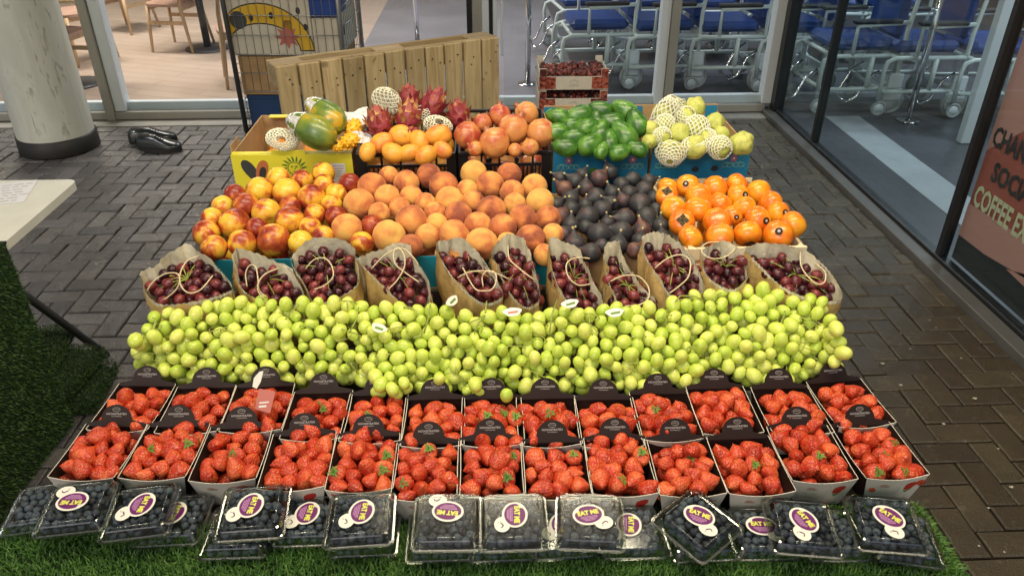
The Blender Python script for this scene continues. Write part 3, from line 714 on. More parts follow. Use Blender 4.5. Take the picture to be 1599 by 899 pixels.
# ---- pallet
pa = atz(430, 105, 1.0); pb = atz(779, 58, 1.0)
d = (pb-pa); d.z = 0; L = d.length; ang = math.atan2(d.y, d.x)
pt = empty('wooden_pallet', (pa.x, pa.y, 0), (0,0,ang), label='worn wooden pallet standing on its side behind the fruit', cat='pallet')
M['pallet'] = m_wood('pallet_wood', (.36,.26,.12), (.60,.47,.26), 2, 10, .75)
nb = 11; gap = .010; bw = (L-gap*(nb-1))/nb; H = 1.0
for i in range(nb):
    k = MB(); x = i*(bw+gap); k.box(x, x+bw, rnd.uniform(-.002,.002), .02, .0, H-rnd.uniform(0,.006), bev=.003)
    k.build('deck_board', M['pallet'], pt)
M['pallet_h'] = m_wood('pallet_wood_rail', (.36,.25,.12), (.56,.43,.24), 0, 10, .75)
for z in (.0, H/2-.05, H-.1):
    k = MB(); k.box(0, L, .0225, .042, z, z+.1, bev=.003); k.build('stringer_board', M['pallet_h'], pt)
    for x in (0, L/2-.07, L-.14):
        k = MB(); k.box(x, x+.14, .0445, .122, z+.0005, z+.0995, bev=.004); k.build('block', M['pallet_h'], pt)
for z in (.0, H/2-.05, H-.1):
    k = MB(); k.box(-.002, L+.002, .1245, .146, z, z+.1, bev=.003); k.build('back_board', M['pallet_h'], pt)
k = MB(); rr = random.Random(5)
for i in range(nb):
    for z in (.93,.9,.52,.48,.07):
        k.lathe([(0,0),(.004,0.0005),(0,.0012)], 8, 0, Matrix.Translation((i*(bw+gap)+bw*rr.uniform(.2,.8), -.0022, z+rr.uniform(-.02,.02))) @ Matrix.Rotation(R(90), 4, 'X'))
k.build('nail_heads', M['print_dark'], pt)
# ---- stacked red and white crates behind
cq = aty(890, 150, 4.2); sx_, sy_ = cq.x, 4.2
cherry = m_blotch('cherry_print', [(.03,.006,.006), (.16,.016,.012), (.42,.12,.07)], 60, .5, 0, (.5,.3,.2), 0, 1)
topz = aty(890, 106, 4.06).z
hcr = .118; ncr = int(topz/hcr)
for i in range(ncr):
    z0 = topz-(i+1)*hcr
    if z0 < -.001: break
    nm = ['topmost behind the avocados, open, holding dark fruit', 'second from the top behind the avocados', 'third from the top behind the avocados'][i] if i < 3 else '%s from the top behind the avocados' % ['','','','fourth','fifth','sixth','seventh','eighth'][i]
    base = 0 if i == ncr-1 else z0
    t = empty('fruit_crate', (sx_+rnd.uniform(-.004,.004), sy_, z0+.001), (0,0,R(rnd.uniform(-1,1))), label='white cherry printed crate, '+nm, cat='crate', group='stacked printed fruit crates')
    wx, wy, hh = .185, .14, .113
    k = MB(); k.box(-wx,wx,-wy,wy,0,.006); k.box(-wx,wx,-wy,-wy+.005,.0065,hh*.62); k.box(-wx,wx,wy-.005,wy,.0065,hh*.62)
    for s_ in (-1, 1):
        k.box(s_*wx-(.005 if s_ > 0 else 0), s_*wx+(.005 if s_ < 0 else 0), -wy+.0055, wy-.0055, .0065, hh*.8)
        for t_ in (-1, 1): k.box(s_*wx-(.04 if s_ > 0 else 0), s_*wx+(.04 if s_ < 0 else 0), t_*(wy+.001)-(.004 if t_ > 0 else 0), t_*(wy+.001)+(.004 if t_ < 0 else 0), hh*.625, hh)
    k.build('crate_body', M['card_white'], t)
    k = MB()
    for s_ in (-1, 1):
        k = MB(); k.box(s_*wx*.76-.044, s_*wx*.76+.044, -wy-.0015, -wy-.0005, .004, hh*.60); k.build('fruit_print', cherry, t)
        k = MB(); k.box(s_*wx*.89-.018, s_*wx*.89+.018, -wy-.0065, -wy-.0052, hh*.64, hh*.98); k.build('fruit_print', cherry, t)
    k = MB(); k.tube([(.022*math.cos(a), 0, .012*math.sin(a)) for a in [2*math.pi*j/20 for j in range(20)]], .0012, 4, 0, True, Matrix.Translation((0,-wy-.001,.04))); k.box(-.03,.03,-wy-.0012,-wy-.0005,.018,.022)
    k.build('logo', M['print_grey'], t)
    if i == 0 or i == 1:
        k = MB()
        for j in range(150 if i == 0 else 90): k.ball((rnd.uniform(-wx+.02,wx-.02), rnd.uniform(-wy+.02,wy-.02), hh*.62+rnd.uniform(-.01,.012)), .014, 8, 6)
        k.build('fruit', cherry, t, kind='stuff')
# ---- shoes
def shoe(loc, rz, label, sc_=1):
    t = empty('shoe', loc, (0,0,rz), label=label, cat='shoe', group='pair of dark shoes left on the paving'); t.scale = (1.1,1.25,1.45)
    def outline(s_, n=28):
        o = []
        for i in range(n):
            a = 2*math.pi*i/n; x = math.cos(a)*.14; wd = .046+.010*math.cos(a)-.010*math.cos(2*a); o.append((x*s_, math.sin(a)*wd*s_))
        return o
    k = MB(); k.prism(outline(1.03), .0, .018); k.build('sole', M['rubber'], t)
    k = MB(); secs = [(-.142,.012,.03),(-.137,.028,.062),(-.115,.034,.074),(-.06,.036,.076),(-.01,.038,.073),(.03,.043,.060),(.075,.048,.048),(.115,.041,.040),(.136,.024,.030),(.143,.006,.022)]
    vs = []; nn = 12
    for x, hw, hh in secs:
        for i in range(nn+1):
            a = math.pi*i/nn; vs.append((x, hw*math.cos(a), .0185+(hh-.0185)*math.sin(a)**.75))
    k.add(vs, [(a*(nn+1)+i, a*(nn+1)+i+1, (a+1)*(nn+1)+i+1, (a+1)*(nn+1)+i) for a in range(len(secs)-1) for i in range(nn)], 0, True)
    k.build('upper', plain('dark_leather', (.018,.024,.026), .28, nscale=30, coat=.4), t)
    k = MB(); k.ball((-.075,0,.068), 1, 18, 8, 0, (.042,.024,.012)); k.build('ankle_opening', M['rubber'], t)
    k = MB()
    for j in range(4): k.tube([(.0+j*.014,-.022,.066-j*.004),(.0+j*.014,0,.0745-j*.006),(.0+j*.014,.022,.066-j*.004)], .0025, 6)
    k.build('laces', M['rubber'], t)
q = atz(246, 238, 0); shoe((q.x, q.y+.05, .001), R(-8), 'nearer dark shoe, toe pointing right, left on the paving', 1)
q = atz(234, 228, 0); shoe((q.x, q.y+.08, .001), R(14), 'farther dark shoe with the bluish toe, behind the other', 1)
# ---- litter flecks
k = MB(); rr = random.Random(11)
spots = [(1312,262),(1318,268),(1330,276),(1236,282),(1262,290),(1290,278),(1308,290),(1340,293),(1352,300),(1338,325),(1344,366),(1450,500),(1460,510),(1541,498),(1300,350),(1255,348),(1420,480),(1500,560),(1475,660),(1560,700),(1520,620),(1580,760),(1545,790),(1420,545),(1408,600),(232,470-58),(190,340),(184,370),(150,410),(1405,520),(1380,565),(1530,850),(1570,860)]
for x, y in spots:
    p = atz(x+rr.uniform(-2,2), y+rr.uniform(-2,2), .006); a = rr.uniform(0,6.28); s_ = rr.uniform(.003,.008)
    k.add([(p.x+s_*math.cos(a+t)*(1.5 if i % 2 else 1), p.y+s_*math.sin(a+t), .0045+.002*(i % 2)) for i, t in enumerate((0,1.4,3,4.6))], [(0,1,2,3)])
k.build('litter', plain('pale_litter', (.5,.47,.38), .8), kind='stuff')
# ================================================================== LEFT TABLE + DRAPE
zt = .74
a1 = atz(108, 292, zt); xe = a1.x
tb = empty('folding_table', (xe-.38, 2.0, 0), label='white folding table at left half covered with artificial grass', cat='table')
tyb = atz(60, 281, zt).y
k = MB(); Y0, Y1 = .55, tyb
pr = []
for cx, cy, a0 in ((xe-.035, Y1-.035, 0), (xe-.76+.035, Y1-.035, 90), (xe-.76+.035, Y0+.035, 180), (xe-.035, Y0+.035, 270)):
    for j in range(6): pr.append((cx+.035*math.cos(R(a0+18*j)), cy+.035*math.sin(R(a0+18*j))))
k.prism([(x-(xe-.38), y-2.0) for x, y in pr], zt-.030, zt); k.build('table_top', M['table_white'], tb)
for yy, s_ in ((2.22, 1), (1.0, -1)):
    k = MB()
    for dx in (-.29, .29):
        k.tube([(dx, yy-2.0, zt-.045), (dx, yy-2.0+s_*.05, .58), (dx+.02*(1 if dx > 0 else -1), yy-2.0+s_*.12, .48), (dx+.05*(1 if dx > 0 else -1), yy-2.0+s_*.42, .012)], .0145, 10)
    k.tube([(-.29, yy-2.0+s_*.05, .58), (.29, yy-2.0+s_*.05, .58)], .012, 8)
    k.build('leg_frame', M['tube_dark'], tb)
# paper sheet
q = atz(10, 303, zt)
ps = empty('price_sheet', (q.x-.07, q.y-.01, zt+.001), (0,0,R(14)), label='printed white paper sheet lying on the left table', cat='paper')
k = MB(); k.box(-.15,.15,-.105,.105,0,.0008); k.build('sheet', M['paper'], ps)
k = MB(); rr = random.Random(2)
for r_i in range(7):
    x = -.13
    while x < .12:
        wdt = rr.uniform(.01,.035); k.add([(x,-.085+r_i*.026,.0012),(x+wdt,-.085+r_i*.026,.0012),(x+wdt,-.079+r_i*.026,.0012),(x,-.079+r_i*.026,.0012)], [(0,1,2,3)]); x += wdt+.008
k.build('printed_lines', M['print_grey'], ps)
# artificial grass
def m_grass(name, dark=1.0):
    m, nt, b = newmat(name); ge = N(nt, 'ShaderNodeNewGeometry'); tc = N(nt, 'ShaderNodeTexCoord')
    n1 = noise_n(nt, tc.outputs['Object'], 14, 4)
    f = mth(nt, 'ADD', mth(nt, 'MULTIPLY', ge.outputs['Random Per Island'], .6), mth(nt, 'MULTIPLY', n1, .5))
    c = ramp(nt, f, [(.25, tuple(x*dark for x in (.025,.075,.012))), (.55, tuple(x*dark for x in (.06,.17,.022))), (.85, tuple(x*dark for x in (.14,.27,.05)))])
    nt.links.new(c, b.inputs['Base Color']); b.inputs['Roughness'].default_value = .5; return m
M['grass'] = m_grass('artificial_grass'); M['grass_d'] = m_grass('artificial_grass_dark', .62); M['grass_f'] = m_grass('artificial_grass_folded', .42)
M['backing'] = plain('mat_backing', (.012,.03,.01), .9)
def blades(k, fn, n, ln, seed=1, wd=.0011, lean=.6):
    rr = random.Random(seed)
    for i in range(n):
        p, nrm = fn(rr)
        t = V((rr.gauss(0,1), rr.gauss(0,1), rr.gauss(0,1))); t = (t-nrm*t.dot(nrm)).normalized()
        s_ = nrm.cross(t)*wd; l = ln*rr.uniform(.6,1.2); d1 = (nrm+t*lean*rr.uniform(.2,1.2)).normalized()
        m1 = p+nrm*l*.5+t*l*.1; tp = p+d1*l
        b = len(k.v); k.v += [tuple(p-s_), tuple(p+s_), tuple(m1+s_*.8), tuple(m1-s_*.8), tuple(tp)]
        k.f += [(b,b+1,b+2,b+3), (b+3,b+2,b+4)]; k.m += [0,0]; k.sm += [True,True]
# drape on the left table: over the near half of the table, hanging down its right side
dy1 = atx(10, 377, xe+.012).y; dy0 = .6
dr = empty('grass_drape', (xe, 1.4, 0), label='long artificial grass sheet hanging down the side of the left table', cat='artificial grass')
def wavx(y, z): return .006 + .006*math.sin(y*9+z*1.5)*(1-z/.76)
k = MB(); ny, nz = 28, 12; vs = []
for i in range(ny+1):
    for j in range(nz+1):
        y = dy0+(dy1-dy0)*i/ny; z = .012+(.748-.012)*j/nz; vs.append((wavx(y, z), y-1.4, z))
fs = [(i*(nz+1)+j, (i+1)*(nz+1)+j, (i+1)*(nz+1)+j+1, i*(nz+1)+j+1) for i in range(ny) for j in range(nz)]
k.add(vs, fs, 0, True); k.box(-.74, .012, dy0-1.4, dy1-1.4, .7415, .749); k.build('backing', M['backing'], dr)
def f_dr(rr):
    if rr.random() < .8:
        y = rr.uniform(dy0, dy1); z = rr.uniform(.01, .755); return V((wavx(y, z), y-1.4, z)), V((1, 0, -.15)).normalized()
    return V((rr.uniform(-.5,.012), rr.uniform(dy0,dy1)-1.4, .749)), V((0,0,1))
k = MB(); blades(k, f_dr, 46000, .014, 4, .0013, 1.1); k.build('grass_pile', M['grass_d'], dr, kind='stuff')
# folded rolls of grass on the ground
for n_, (px, py, w1, h0, h1, lb) in enumerate(((118, 640, .34, 0, .075, 'folded green grass mat at the bottom of the pile by the left table'), (122, 580, .31, .08, .15, 'folded green grass mat in the middle of the pile by the left table'), (106, 520, .26, .155, .225, 'small folded green grass mat on top of the pile by the left table'))):
    p0 = atz(166, 655, 0)+V((-.19, .15, 0)); t = empty('folded_mat', (p0.x+[0,-.03,-.10][n_], p0.y+[0,.01,.03][n_], h0), (0,0,R([4,-5,8][n_])), label=lb, cat='artificial grass', group='folded grass mats beside the left table')
    hh = h1-h0; ww = w1*.62; k = MB(); k.box(-ww, ww*.62, -.13, .13, .002, hh-.008, bev=.03); k.build('backing', M['backing'], t)
    def f_m(rr, ww=ww, hh=hh):
        c = rr.random()
        if c < .5: return V((rr.uniform(-ww,ww*.62), rr.uniform(-.13,.13), hh-.008)), V((0,0,1))
        if c < .8: return V((rr.uniform(-ww,ww*.62), -.13, rr.uniform(.01,hh-.01))), V((0,-1,0))
        return V((ww*.62, rr.uniform(-.13,.13), rr.uniform(.01,hh-.01))), V((1,0,0))
    k = MB(); blades(k, f_m, 9000, .009, 20+n_, .0015, 1.0); k.build('grass_pile', M['grass_f'], t, kind='stuff')
# ================================================================== STALL
ORD = ['zeroth','first','second','third','fourth','fifth','sixth','seventh','eighth','ninth','tenth','eleventh','twelfth','thirteenth','fourteenth','fifteenth','sixteenth','seventeenth','eighteenth','nineteenth','twentieth','twenty-first','twenty-second']
def ordn(i, n, a='left', b='right'):
    if i == 0: return 'leftmost' if a == 'left' else 'nearest'
    if i == n-1: return 'rightmost' if b == 'right' else 'farthest'
    return ORD[i+1]+' from the '+a
def Pb(px, py, below): return atz(px, py, CAM.z-below)
def axisq(deg, lift=.25, roll=0):
    a = R(deg); v = V((math.cos(a), math.sin(a)*.75, math.sin(a)*.6+lift)).normalized()
    return v.to_track_quat('Z', 'Y') @ Quaternion((0,0,1), roll)
def rq(): 
    return Quaternion((rnd.gauss(0,1), rnd.gauss(0,1), rnd.gauss(0,1), rnd.gauss(0,1))).normalized()
def relax(items, it=14, k=.5):
    """items: list of [pos, r]; pushes overlapping fruit apart"""
    n = len(items)
    for _ in range(it):
        for i in range(n):
            for j in range(i+1, n):
                d = items[j][0]-items[i][0]; s = items[i][1]+items[j][1]
                if abs(d.x) > s: continue
                l = d.length
                if 1e-6 < l < s:
                    u = d/l; o = (s-l)*.5*k; items[i][0] -= u*o; items[j][0] += u*o
def label_rows(objs, what, place, band=24, group=None, cat=None):
    """objs: (object, px, py, adjective)"""
    objs = sorted(objs, key=lambda o: -o[2]); rows = []
    for o in objs:
        if rows and rows[-1][0][2]-o[2] < band: rows[-1].append(o)
        else: rows.append([o])
    for r_i, row in enumerate(rows):
        row.sort(key=lambda o: o[1])
        for i, o in enumerate(row):
            w = 'nearest row' if r_i == 0 else ('back row' if r_i == len(rows)-1 else ORD[r_i+1]+' row from front')
            lb = (o[3]+' ' if o[3] else '')+what+', '+('only one' if len(row) == 1 else ordn(i, len(row)).replace('from the', 'from'))+', '+w+' '+place
            tag(o[0], lb, cat, group)
# ---- stand
M['stand'] = M['board_dark']
st = empty('stepped_stand', (0, 1.6, 0), label='dark stepped display stand carrying all the fruit', cat='stand')
def sb(mb, n, m='stand'): return mb.build(n, M[m], st, loc=(0,-1.6,0))
SX0, SX1 = -.86, .86
k = MB(); k.box(-.86, .80, .80, 1.304, .735, .757); sb(k, 'front_shelf')
k = MB(); k.box(-.80, .80, 1.36, 1.635, .765, .785); sb(k, 'middle_shelf')
k = MB(); k.box(-.80, .86, 1.637, 2.50, .86, .88); k.box(-.80,.86,1.637,1.65,.60,.8595); sb(k, 'rear_shelf')
for x in (-.74, .78):
    for y, z in ((.86, .735), (1.46, .765), (2.42, .86)):
        k = MB(); k.box(x-.02, x+.02, y-.02, y+.02, 0.001, z-.0005); sb(k, 'leg')
    k = MB(); k.box(x-.012, x+.012, .88, 2.36, .28, .32); sb(k, 'rail')
# ---- grass mat on the front shelf
mx0, mx1 = -1.02, atz(1466, 830, .77).x-.015
mat_ = empty('grass_mat', (0, .9, .757), label='bright green artificial grass mat under the blueberry boxes along the front', cat='artificial grass')
k = MB(); k.box(mx0, mx1, .80-.9, 1.005-.9, .001, .008); k.box(mx0, mx1, .788-.9, .7995-.9, -.34, .008); k.box(mx1+.0005, mx1+.009, .79-.9, 1.005-.9, -.30, .006)
k.build('backing', M['backing'], mat_)
def f_t(rr): return V((rr.uniform(mx0, mx1+.008), rr.uniform(-.10, .103), .008)), V((0,0,1))
k = MB(); blades(k, f_t, 46000, .016, 31, .0011, .9)
def f_s(rr):
    if rr.random() < .45: return V((rr.uniform(mx0, mx1), -.112, rr.uniform(-.3, .008))), V((0,-1,0))
    return V((mx1+.009, rr.uniform(-.11, .103), rr.uniform(-.3, .008))), V((1,0,-.1)).normalized()
blades(k, f_s, 22000, .02, 32, .0012, 1.0); k.build('grass_pile', M['grass'], mat_, kind='stuff')

# ================================================================== BLUEBERRY BOXES
def rsq(h, r, z, n=5, hy=None):
    hy = hy or h; o = []
    for cx, cy, a0 in ((h-r, hy-r, 0), (-h+r, hy-r, 90), (-h+r, -hy+r, 180), (h-r, -hy+r, 270)):
        for j in range(n): a = R(a0+90*j/(n-1)); o.append((cx+r*math.cos(a), cy+r*math.sin(a), z))
    return o
def loft(mb, rings, mi=0, cap0=False, cap1=False, smooth=True):
    n = len(rings[0]); vs = [p for r in rings for p in r]
    fs = [(a*n+i, a*n+(i+1) % n, (a+1)*n+(i+1) % n, (a+1)*n+i) for a in range(len(rings)-1) for i in range(n)]
    if cap0: fs.append(tuple(range(n))[::-1])
    if cap1: fs.append(tuple((len(rings)-1)*n+i for i in range(n)))
    mb.add(vs, fs, mi, smooth)
k = MB(); loft(k, [rsq(.0608,.010,.0222), rsq(.0590,.010,.0235), rsq(.0560,.010,.033), rsq(.0545,.011,.0385), rsq(.0525,.011,.040), rsq(.0465,.009,.0400), rsq(.0455,.009,.0385)], 0, False, True, False)
k.m = [1 if max(abs(k.v[i][0]) for i in f) > .0535 or max(abs(k.v[i][1]) for i in f) > .0535 else 0 for f in k.f]
LID = k.mesh('lid', [M['clear'], M['clear_wall']])
k = MB(); loft(k, [rsq(.0500,.010,.0005), rsq(.0525,.011,.004), rsq(.0575,.010,.0195), rsq(.0600,.010,.0205)], 0, True, False, False)
BASE = k.mesh('base', M['clear_wall'])
k = MB(); loft(k, [rsq(.0595,.010,.0195), rsq(.0630,.011,.0195), rsq(.0632,.011,.0228), rsq(.0595,.010,.0232)], 0, False, False, False)
for s_ in (-1, 1):
    k.tube([(s_*.0452,-.040,.0403),(s_*.0452,.040,.0403)], .0008, 5); k.tube([(-.040,s_*.0452,.0403),(.040,s_*.0452,.0403)], .0008, 5)
RIM = k.mesh('rim', M['clear_edge'])
# berry
prof = [(0,-.0066),(.0035,-.0062),(.0062,-.004),(.0074,0),(.0066,.0038),(.0042,.0058),(.0026,.0062),(.0022,.0052),(0,.0048)]
k = MB(); k.lathe(prof, 14)
for i in range(5):
    a = 2*math.pi*i/5; c, s_ = math.cos(a), math.sin(a)
    k.add([(.0022*c-.0010*s_, .0022*s_+.0010*c, .0058), (.0022*c+.0010*s_, .0022*s_-.0010*c, .0058), (.0040*c, .0040*s_, .0068)], [(0,1,2)], 0, True)
BERRY = k.mesh('blueberry', M['blueberry'])
# sticker
k = MB()
k.disc((0,0), .0290,.0235, .0000, 0, 36); k.disc((.0225,-.0225), .0170,.0145, .0002, 0, 28)
pts = []
for i in range(40):
    a = 2*math.pi*i/40; r = 1-.20*math.exp(-((((a-2.5+math.pi) % (2*math.pi))-math.pi)/.22)**2)
    pts.append((.0248*math.cos(a)*r, .0192*math.sin(a)*r))
k.poly(pts, .0005, 1)
tm = text_mesh('EAT ME', .0135, .0007, .86)
k.mesh_add(tm, 2, Matrix.Translation((0,.0035,.0009)))
for i, wd in enumerate((.016,.015,.012,.009)):
    x = -wd; rr = random.Random(i+3)
    while x < wd-.001:
        l = rr.uniform(.002,.0052); l = min(l, wd-x); k.add([(x,-.0042-i*.0028,.0009),(x+l,-.0042-i*.0028,.0009),(x+l,-.0058-i*.0028,.0009),(x,-.0058-i*.0028,.0009)][::-1], [(0,1,2,3)], 3); x += l+.0007
for i in range(5):
    a = 1.2*i; k.tube([(.024+.006*math.cos(a+t), -.025+.005*math.sin(a*1.7+t), .0009) for t in (0,.6,1.2)], .0006, 4, 1)
STK = k.mesh('sticker', [M['stk_white'], M['stk_purple'], M['stk_yellow'], M['stk_lilac']])
# (px, py of lid centre, layer, yaw, sticker angle / offset, label)
BB = [
 (66,800,0,-9,None,'unlabelled clear box of blueberries, lowest at the far left corner of the mat'),
 (268,820,0,-2,-95,'lower clear box of blueberries with half hidden sticker between the second and third upper boxes'),
 (372,838,0,0,None,'lower clear box of blueberries beneath the third upper box from the left'),
 (478,820,0,0,-95,'lower clear box of blueberries with a full sticker showing beside the dark gap'),
 (570,835,0,0,None,'lower clear box of blueberries beneath the fourth upper box from the left'),
 (688,842,0,0,None,'lower clear box of blueberries beneath the fifth upper box from the left'),
 (782,842,0,0,None,'lower clear box of blueberries beneath the sixth upper box from the left'),
 (878,838,0,-2,-95,'lower clear box of blueberries whose sticker is cut by the tilted seventh upper box'),
 (984,838,0,1,-100,'lower clear box of blueberries just left of the diagonal box'),
 (1092,842,0,0,None,'lower clear box of blueberries beneath the diagonal box'),
 (1192,840,0,2,-5,'lower clear box of blueberries just right of the diagonal box, sticker showing'),
 (1298,842,0,2,None,'lower clear box of blueberries without visible sticker near the right end'),
 (1412,848,0,12,None,'lowest clear box of blueberries at the right corner of the mat'),
 (118,791,1,-6,178,'clear box of blueberries at the far left with its sticker upside down'),
 (218,797,1,-6,-95,'second upper clear box of blueberries from the left'),
 (393,797,1,-4,-95,'third upper clear box of blueberries from the left'),
 (562,808,1,-2,-95,'fourth upper clear box of blueberries from the left'),
 (698,812,1,0,172,'fifth upper clear box of blueberries from the left, sticker near its back edge'),
 (802,812,1,0,-92,'sixth upper clear box of blueberries from the left, at the middle'),
 (922,812,1,6,8,'seventh upper clear box of blueberries from the left, slightly turned'),
 (1090,815,1,-38,-28,'clear box of blueberries lying diagonally on the others'),
 (1254,820,1,7,-70,'ninth upper clear box of blueberries from the left, bluish reflection on its lid'),
 (1386,815,1,9,-52,'rightmost upper clear box of blueberries with a pale sticker'),
]
berries = []
for bi, (px, py, ly, yaw, stk, lb) in enumerate(BB):
    zb_ = .7655+ly*.0395 + (.002 if ly else 0)
    py -= 8 if ly else 17
    c = atz(px, py, zb_+.038)
    tilt = Euler((R(rnd.uniform(-1.5, 1.5)+(3.5 if ly else 0)), R(rnd.uniform(-1.5, 1.5)*(1 if ly else .2)), R(-yaw if yaw else rnd.uniform(-2,2))))
    if ly == 0: tilt = Euler((0, 0, tilt.z))
    t = empty('blueberry_box', (c.x, c.y, zb_), tilt, label=lb, cat='plastic box', group='clear boxes of blueberries along the front'); t.scale = (.95,.93,.95)
    inst('base', BASE, t); inst('lid', LID, t); inst('rim', RIM, t)
    Mw = Matrix.Translation((c.x, c.y, zb_)) @ tilt.to_matrix().to_4x4() @ Matrix.Diagonal((.95,.93,.95,1))
    if stk is not None:
        oy = .004 if bi not in (17,) else .012
        inst('sticker', STK, t, (rnd.uniform(-.006,.006), oy, .0405), Euler((0, 0, R(stk)+tilt.z*-1)))
    for lay, z in ((1,.0295),(0,.0165)):
        lst = []
        for i in range(6):
            for j in range(6):
                x = (i-2.5)*.0156+rnd.uniform(-.003,.003)+(.003 if j % 2 else -.003); y = (j-2.5)*.0156+rnd.uniform(-.003,.003)
                if rnd.random() < .06: continue
                h = .044 if lay else .043
                x = max(-h, min(h, x)); y = max(-h, min(h, y))
                if lay == 0 and not (j <= 1 or i in (0,5)): continue
                lst.append((Mw @ V((x, y, z+rnd.uniform(-.002,.0015))), Mw @ V((0,0,0)), y, lay, bi))
        berries += lst
# 300 individuals: those nearest the camera in the upper layer of each upper box
groups = {}
for b in berries: groups.setdefault(b[4], []).append(b)
indiv = []; stuff = []
for bi, l in groups.items():
    top = [b for b in l if b[3] == 1]
    top.sort(key=lambda b: b[2])
    if BB[bi][2] == 1: indiv += top[:30]; stuff += top[30:]
    else: stuff += top
    stuff += [b for b in l if b[3] == 0]
def updir(): 
    a = rnd.uniform(0, 6.283); b = rnd.uniform(0, 1.5); return Quaternion((0,0,1), a) @ Quaternion((1,0,0), b)
for p, _, y, l, bi in indiv:
    s_ = rnd.uniform(.9, 1.12); inst('blueberry', BERRY, None, p, updir(), s_, label='dark blueberry in the '+BB[bi][5].replace('clear box of blueberries', 'clear box'), cat='blueberry', group='loose blueberries inside the '+BB[bi][5].split(',')[0].replace('clear box of blueberries', 'clear box'))
k = MB()
for p, _, y, l, bi in stuff:
    k.mesh_add(BERRY, 0, Matrix.Translation(p) @ updir().to_matrix().to_4x4() @ Matrix.Scale(rnd.uniform(.9,1.1), 4))
k.sm = [True]*len(k.f)
k.build('blueberries', M['blueberry'], None, label='remaining blueberries filling the lower and rear parts of the clear boxes', cat='blueberries', kind='stuff')

# ================================================================== STRAWBERRY PUNNETS
tw, td, bw_, bd_, PH = .0610, .0730, .0460, .0620, .074
def punnet_mesh():
    k = MB(); n = 8; e = .0014
    def wall(fn_top, fn_bot, outn, mi_in, mi_out):
        vt = [V(fn_top(i/n)) for i in range(n+1)]; vb = [V(fn_bot(i/n)) for i in range(n+1)]; o = V(outn)*e
        vs = vt+vb+[p+o for p in vt]+[p+o for p in vb]; m = n+1
        k.add(vs, [(i, i+1, m+i+1, m+i) for i in range(n)], mi_in)
        k.add(vs, [(2*m+i, 3*m+i, 3*m+i+1, 2*m+i+1) for i in range(n)], mi_out)
        k.add(vs, [(i, 2*m+i, 2*m+i+1, i+1) for i in range(n)], 2)
    sag = lambda t: math.sin(math.pi*t)
    wall(lambda t: (-tw+2*tw*t, -td-.006*sag(t), PH-.004*sag(t)), lambda t: (-bw_+2*bw_*t, -bd_, 0), (0,-1,0), 0, 1)
    wall(lambda t: (tw-2*tw*t, td, PH), lambda t: (bw_-2*bw_*t, bd_, 0), (0,1,0), 0, 1)
    wall(lambda t: (tw+.001*sag(t), -td+2*td*t, PH-.003*sag(t)), lambda t: (bw_, -bd_+2*bd_*t, 0), (1,0,0), 0, 0)
    wall(lambda t: (-tw-.001*sag(t), td-2*td*t, PH-.003*sag(t)), lambda t: (-bw_, bd_-2*bd_*t, 0), (-1,0,0), 0, 0)
    k.box(-bw_, bw_, -bd_, bd_, 0, .0012, 0)
    return k.mesh('tray', [M['card_black'], M['card_white'], M['card_white']])
TRAY = punnet_mesh()
k = MB(); tr_ = .0310; n = 20
pts = [(-tw*.98, -.006), (tw*.98, -.006), (tw*.98, .001), (tr_+.006, .006)] + [(tr_*math.cos(math.pi*i/n), .008+(tr_*.98)*math.sin(math.pi*i/n)) for i in range(n+1)] + [(-tr_-.006, .006), (-tw*.98, .001)]
Mt = Matrix.Translation((0, td+.0012, PH+.001)) @ Matrix.Rotation(R(60), 4, 'X')
k.prism(pts, -.0007, .0007, 0, Mt); TAB = k.mesh('back_tab', M['card_black'])
k = MB(); Mt2 = Matrix.Translation((0, td+.0012, PH+.001)) @ Matrix.Rotation(R(60), 4, 'X') @ Matrix.Translation((0,0,.0010))
k.tube([(.0075*math.cos(a), .0285+.0040*math.sin(a), 0) for a in [2*math.pi*i/24 for i in range(24)]], .0004, 4, 0, True, Mt2)
k.tube([(-.0055,.0285,0),(-.003,.0285,0),(-.0015,.0305,0),(0,.0270,0),(.0015,.0305,0),(.003,.0285,0),(.0055,.0285,0)], .0004, 4, 0, False, Mt2)
tm = text_mesh('HOOGSTRATEN', .0057, .0001, .98); k.mesh_add(tm, 0, Mt2 @ Matrix.Translation((0,.0195,.0002)))
tm = text_mesh('STRAWBERRIES', .0030, 0, 1.0); k.mesh_add(tm, 0, Mt2 @ Matrix.Translation((0,.0148,.0002)))
LOGO = k.mesh('logo', M['print_grey'])
# front print: strawberry picture, fold line, faint words
class FrontMap:
    # lays a flat print on the bulging front wall: x across, y up the wall, z off the wall
    def __matmul__(s, p):
        t = (p[0]+tw)/(2*tw); sg = math.sin(math.pi*max(0, min(1, t))); v = p[1]/PH
        xb = p[0]*(bw_/tw) ; x = xb+(p[0]-xb)*v
        y = -bd_+(-td-.006*sg+bd_)*v; z = (PH-.004*sg)*v
        return V((x, y-.0020-p[2], z))
Mf = FrontMap()
k = MB()
sp = [(-.0125,.006),(-.011,.012),(-.004,.0155),(.005,.016),(.011,.012),(.012,.005),(.006,-.003),(-.002,-.008),(-.009,-.007),(-.0125,-.001)]
k.poly([(x*1.0+.034, y*1.0+.045) for x, y in sp], .0003, 0, Mf)
k.poly([(.022,.040),(.029,.034),(.042,.044),(.037,.035),(.031,.028)][::-1], .0006, 1, Mf)
k.add([(.0075,.005,.0003),(.0081,.005,.0003),(.0111,.066,.0003),(.0105,.064,.0003)], [(0,1,2,3)], 2, False, Mf)
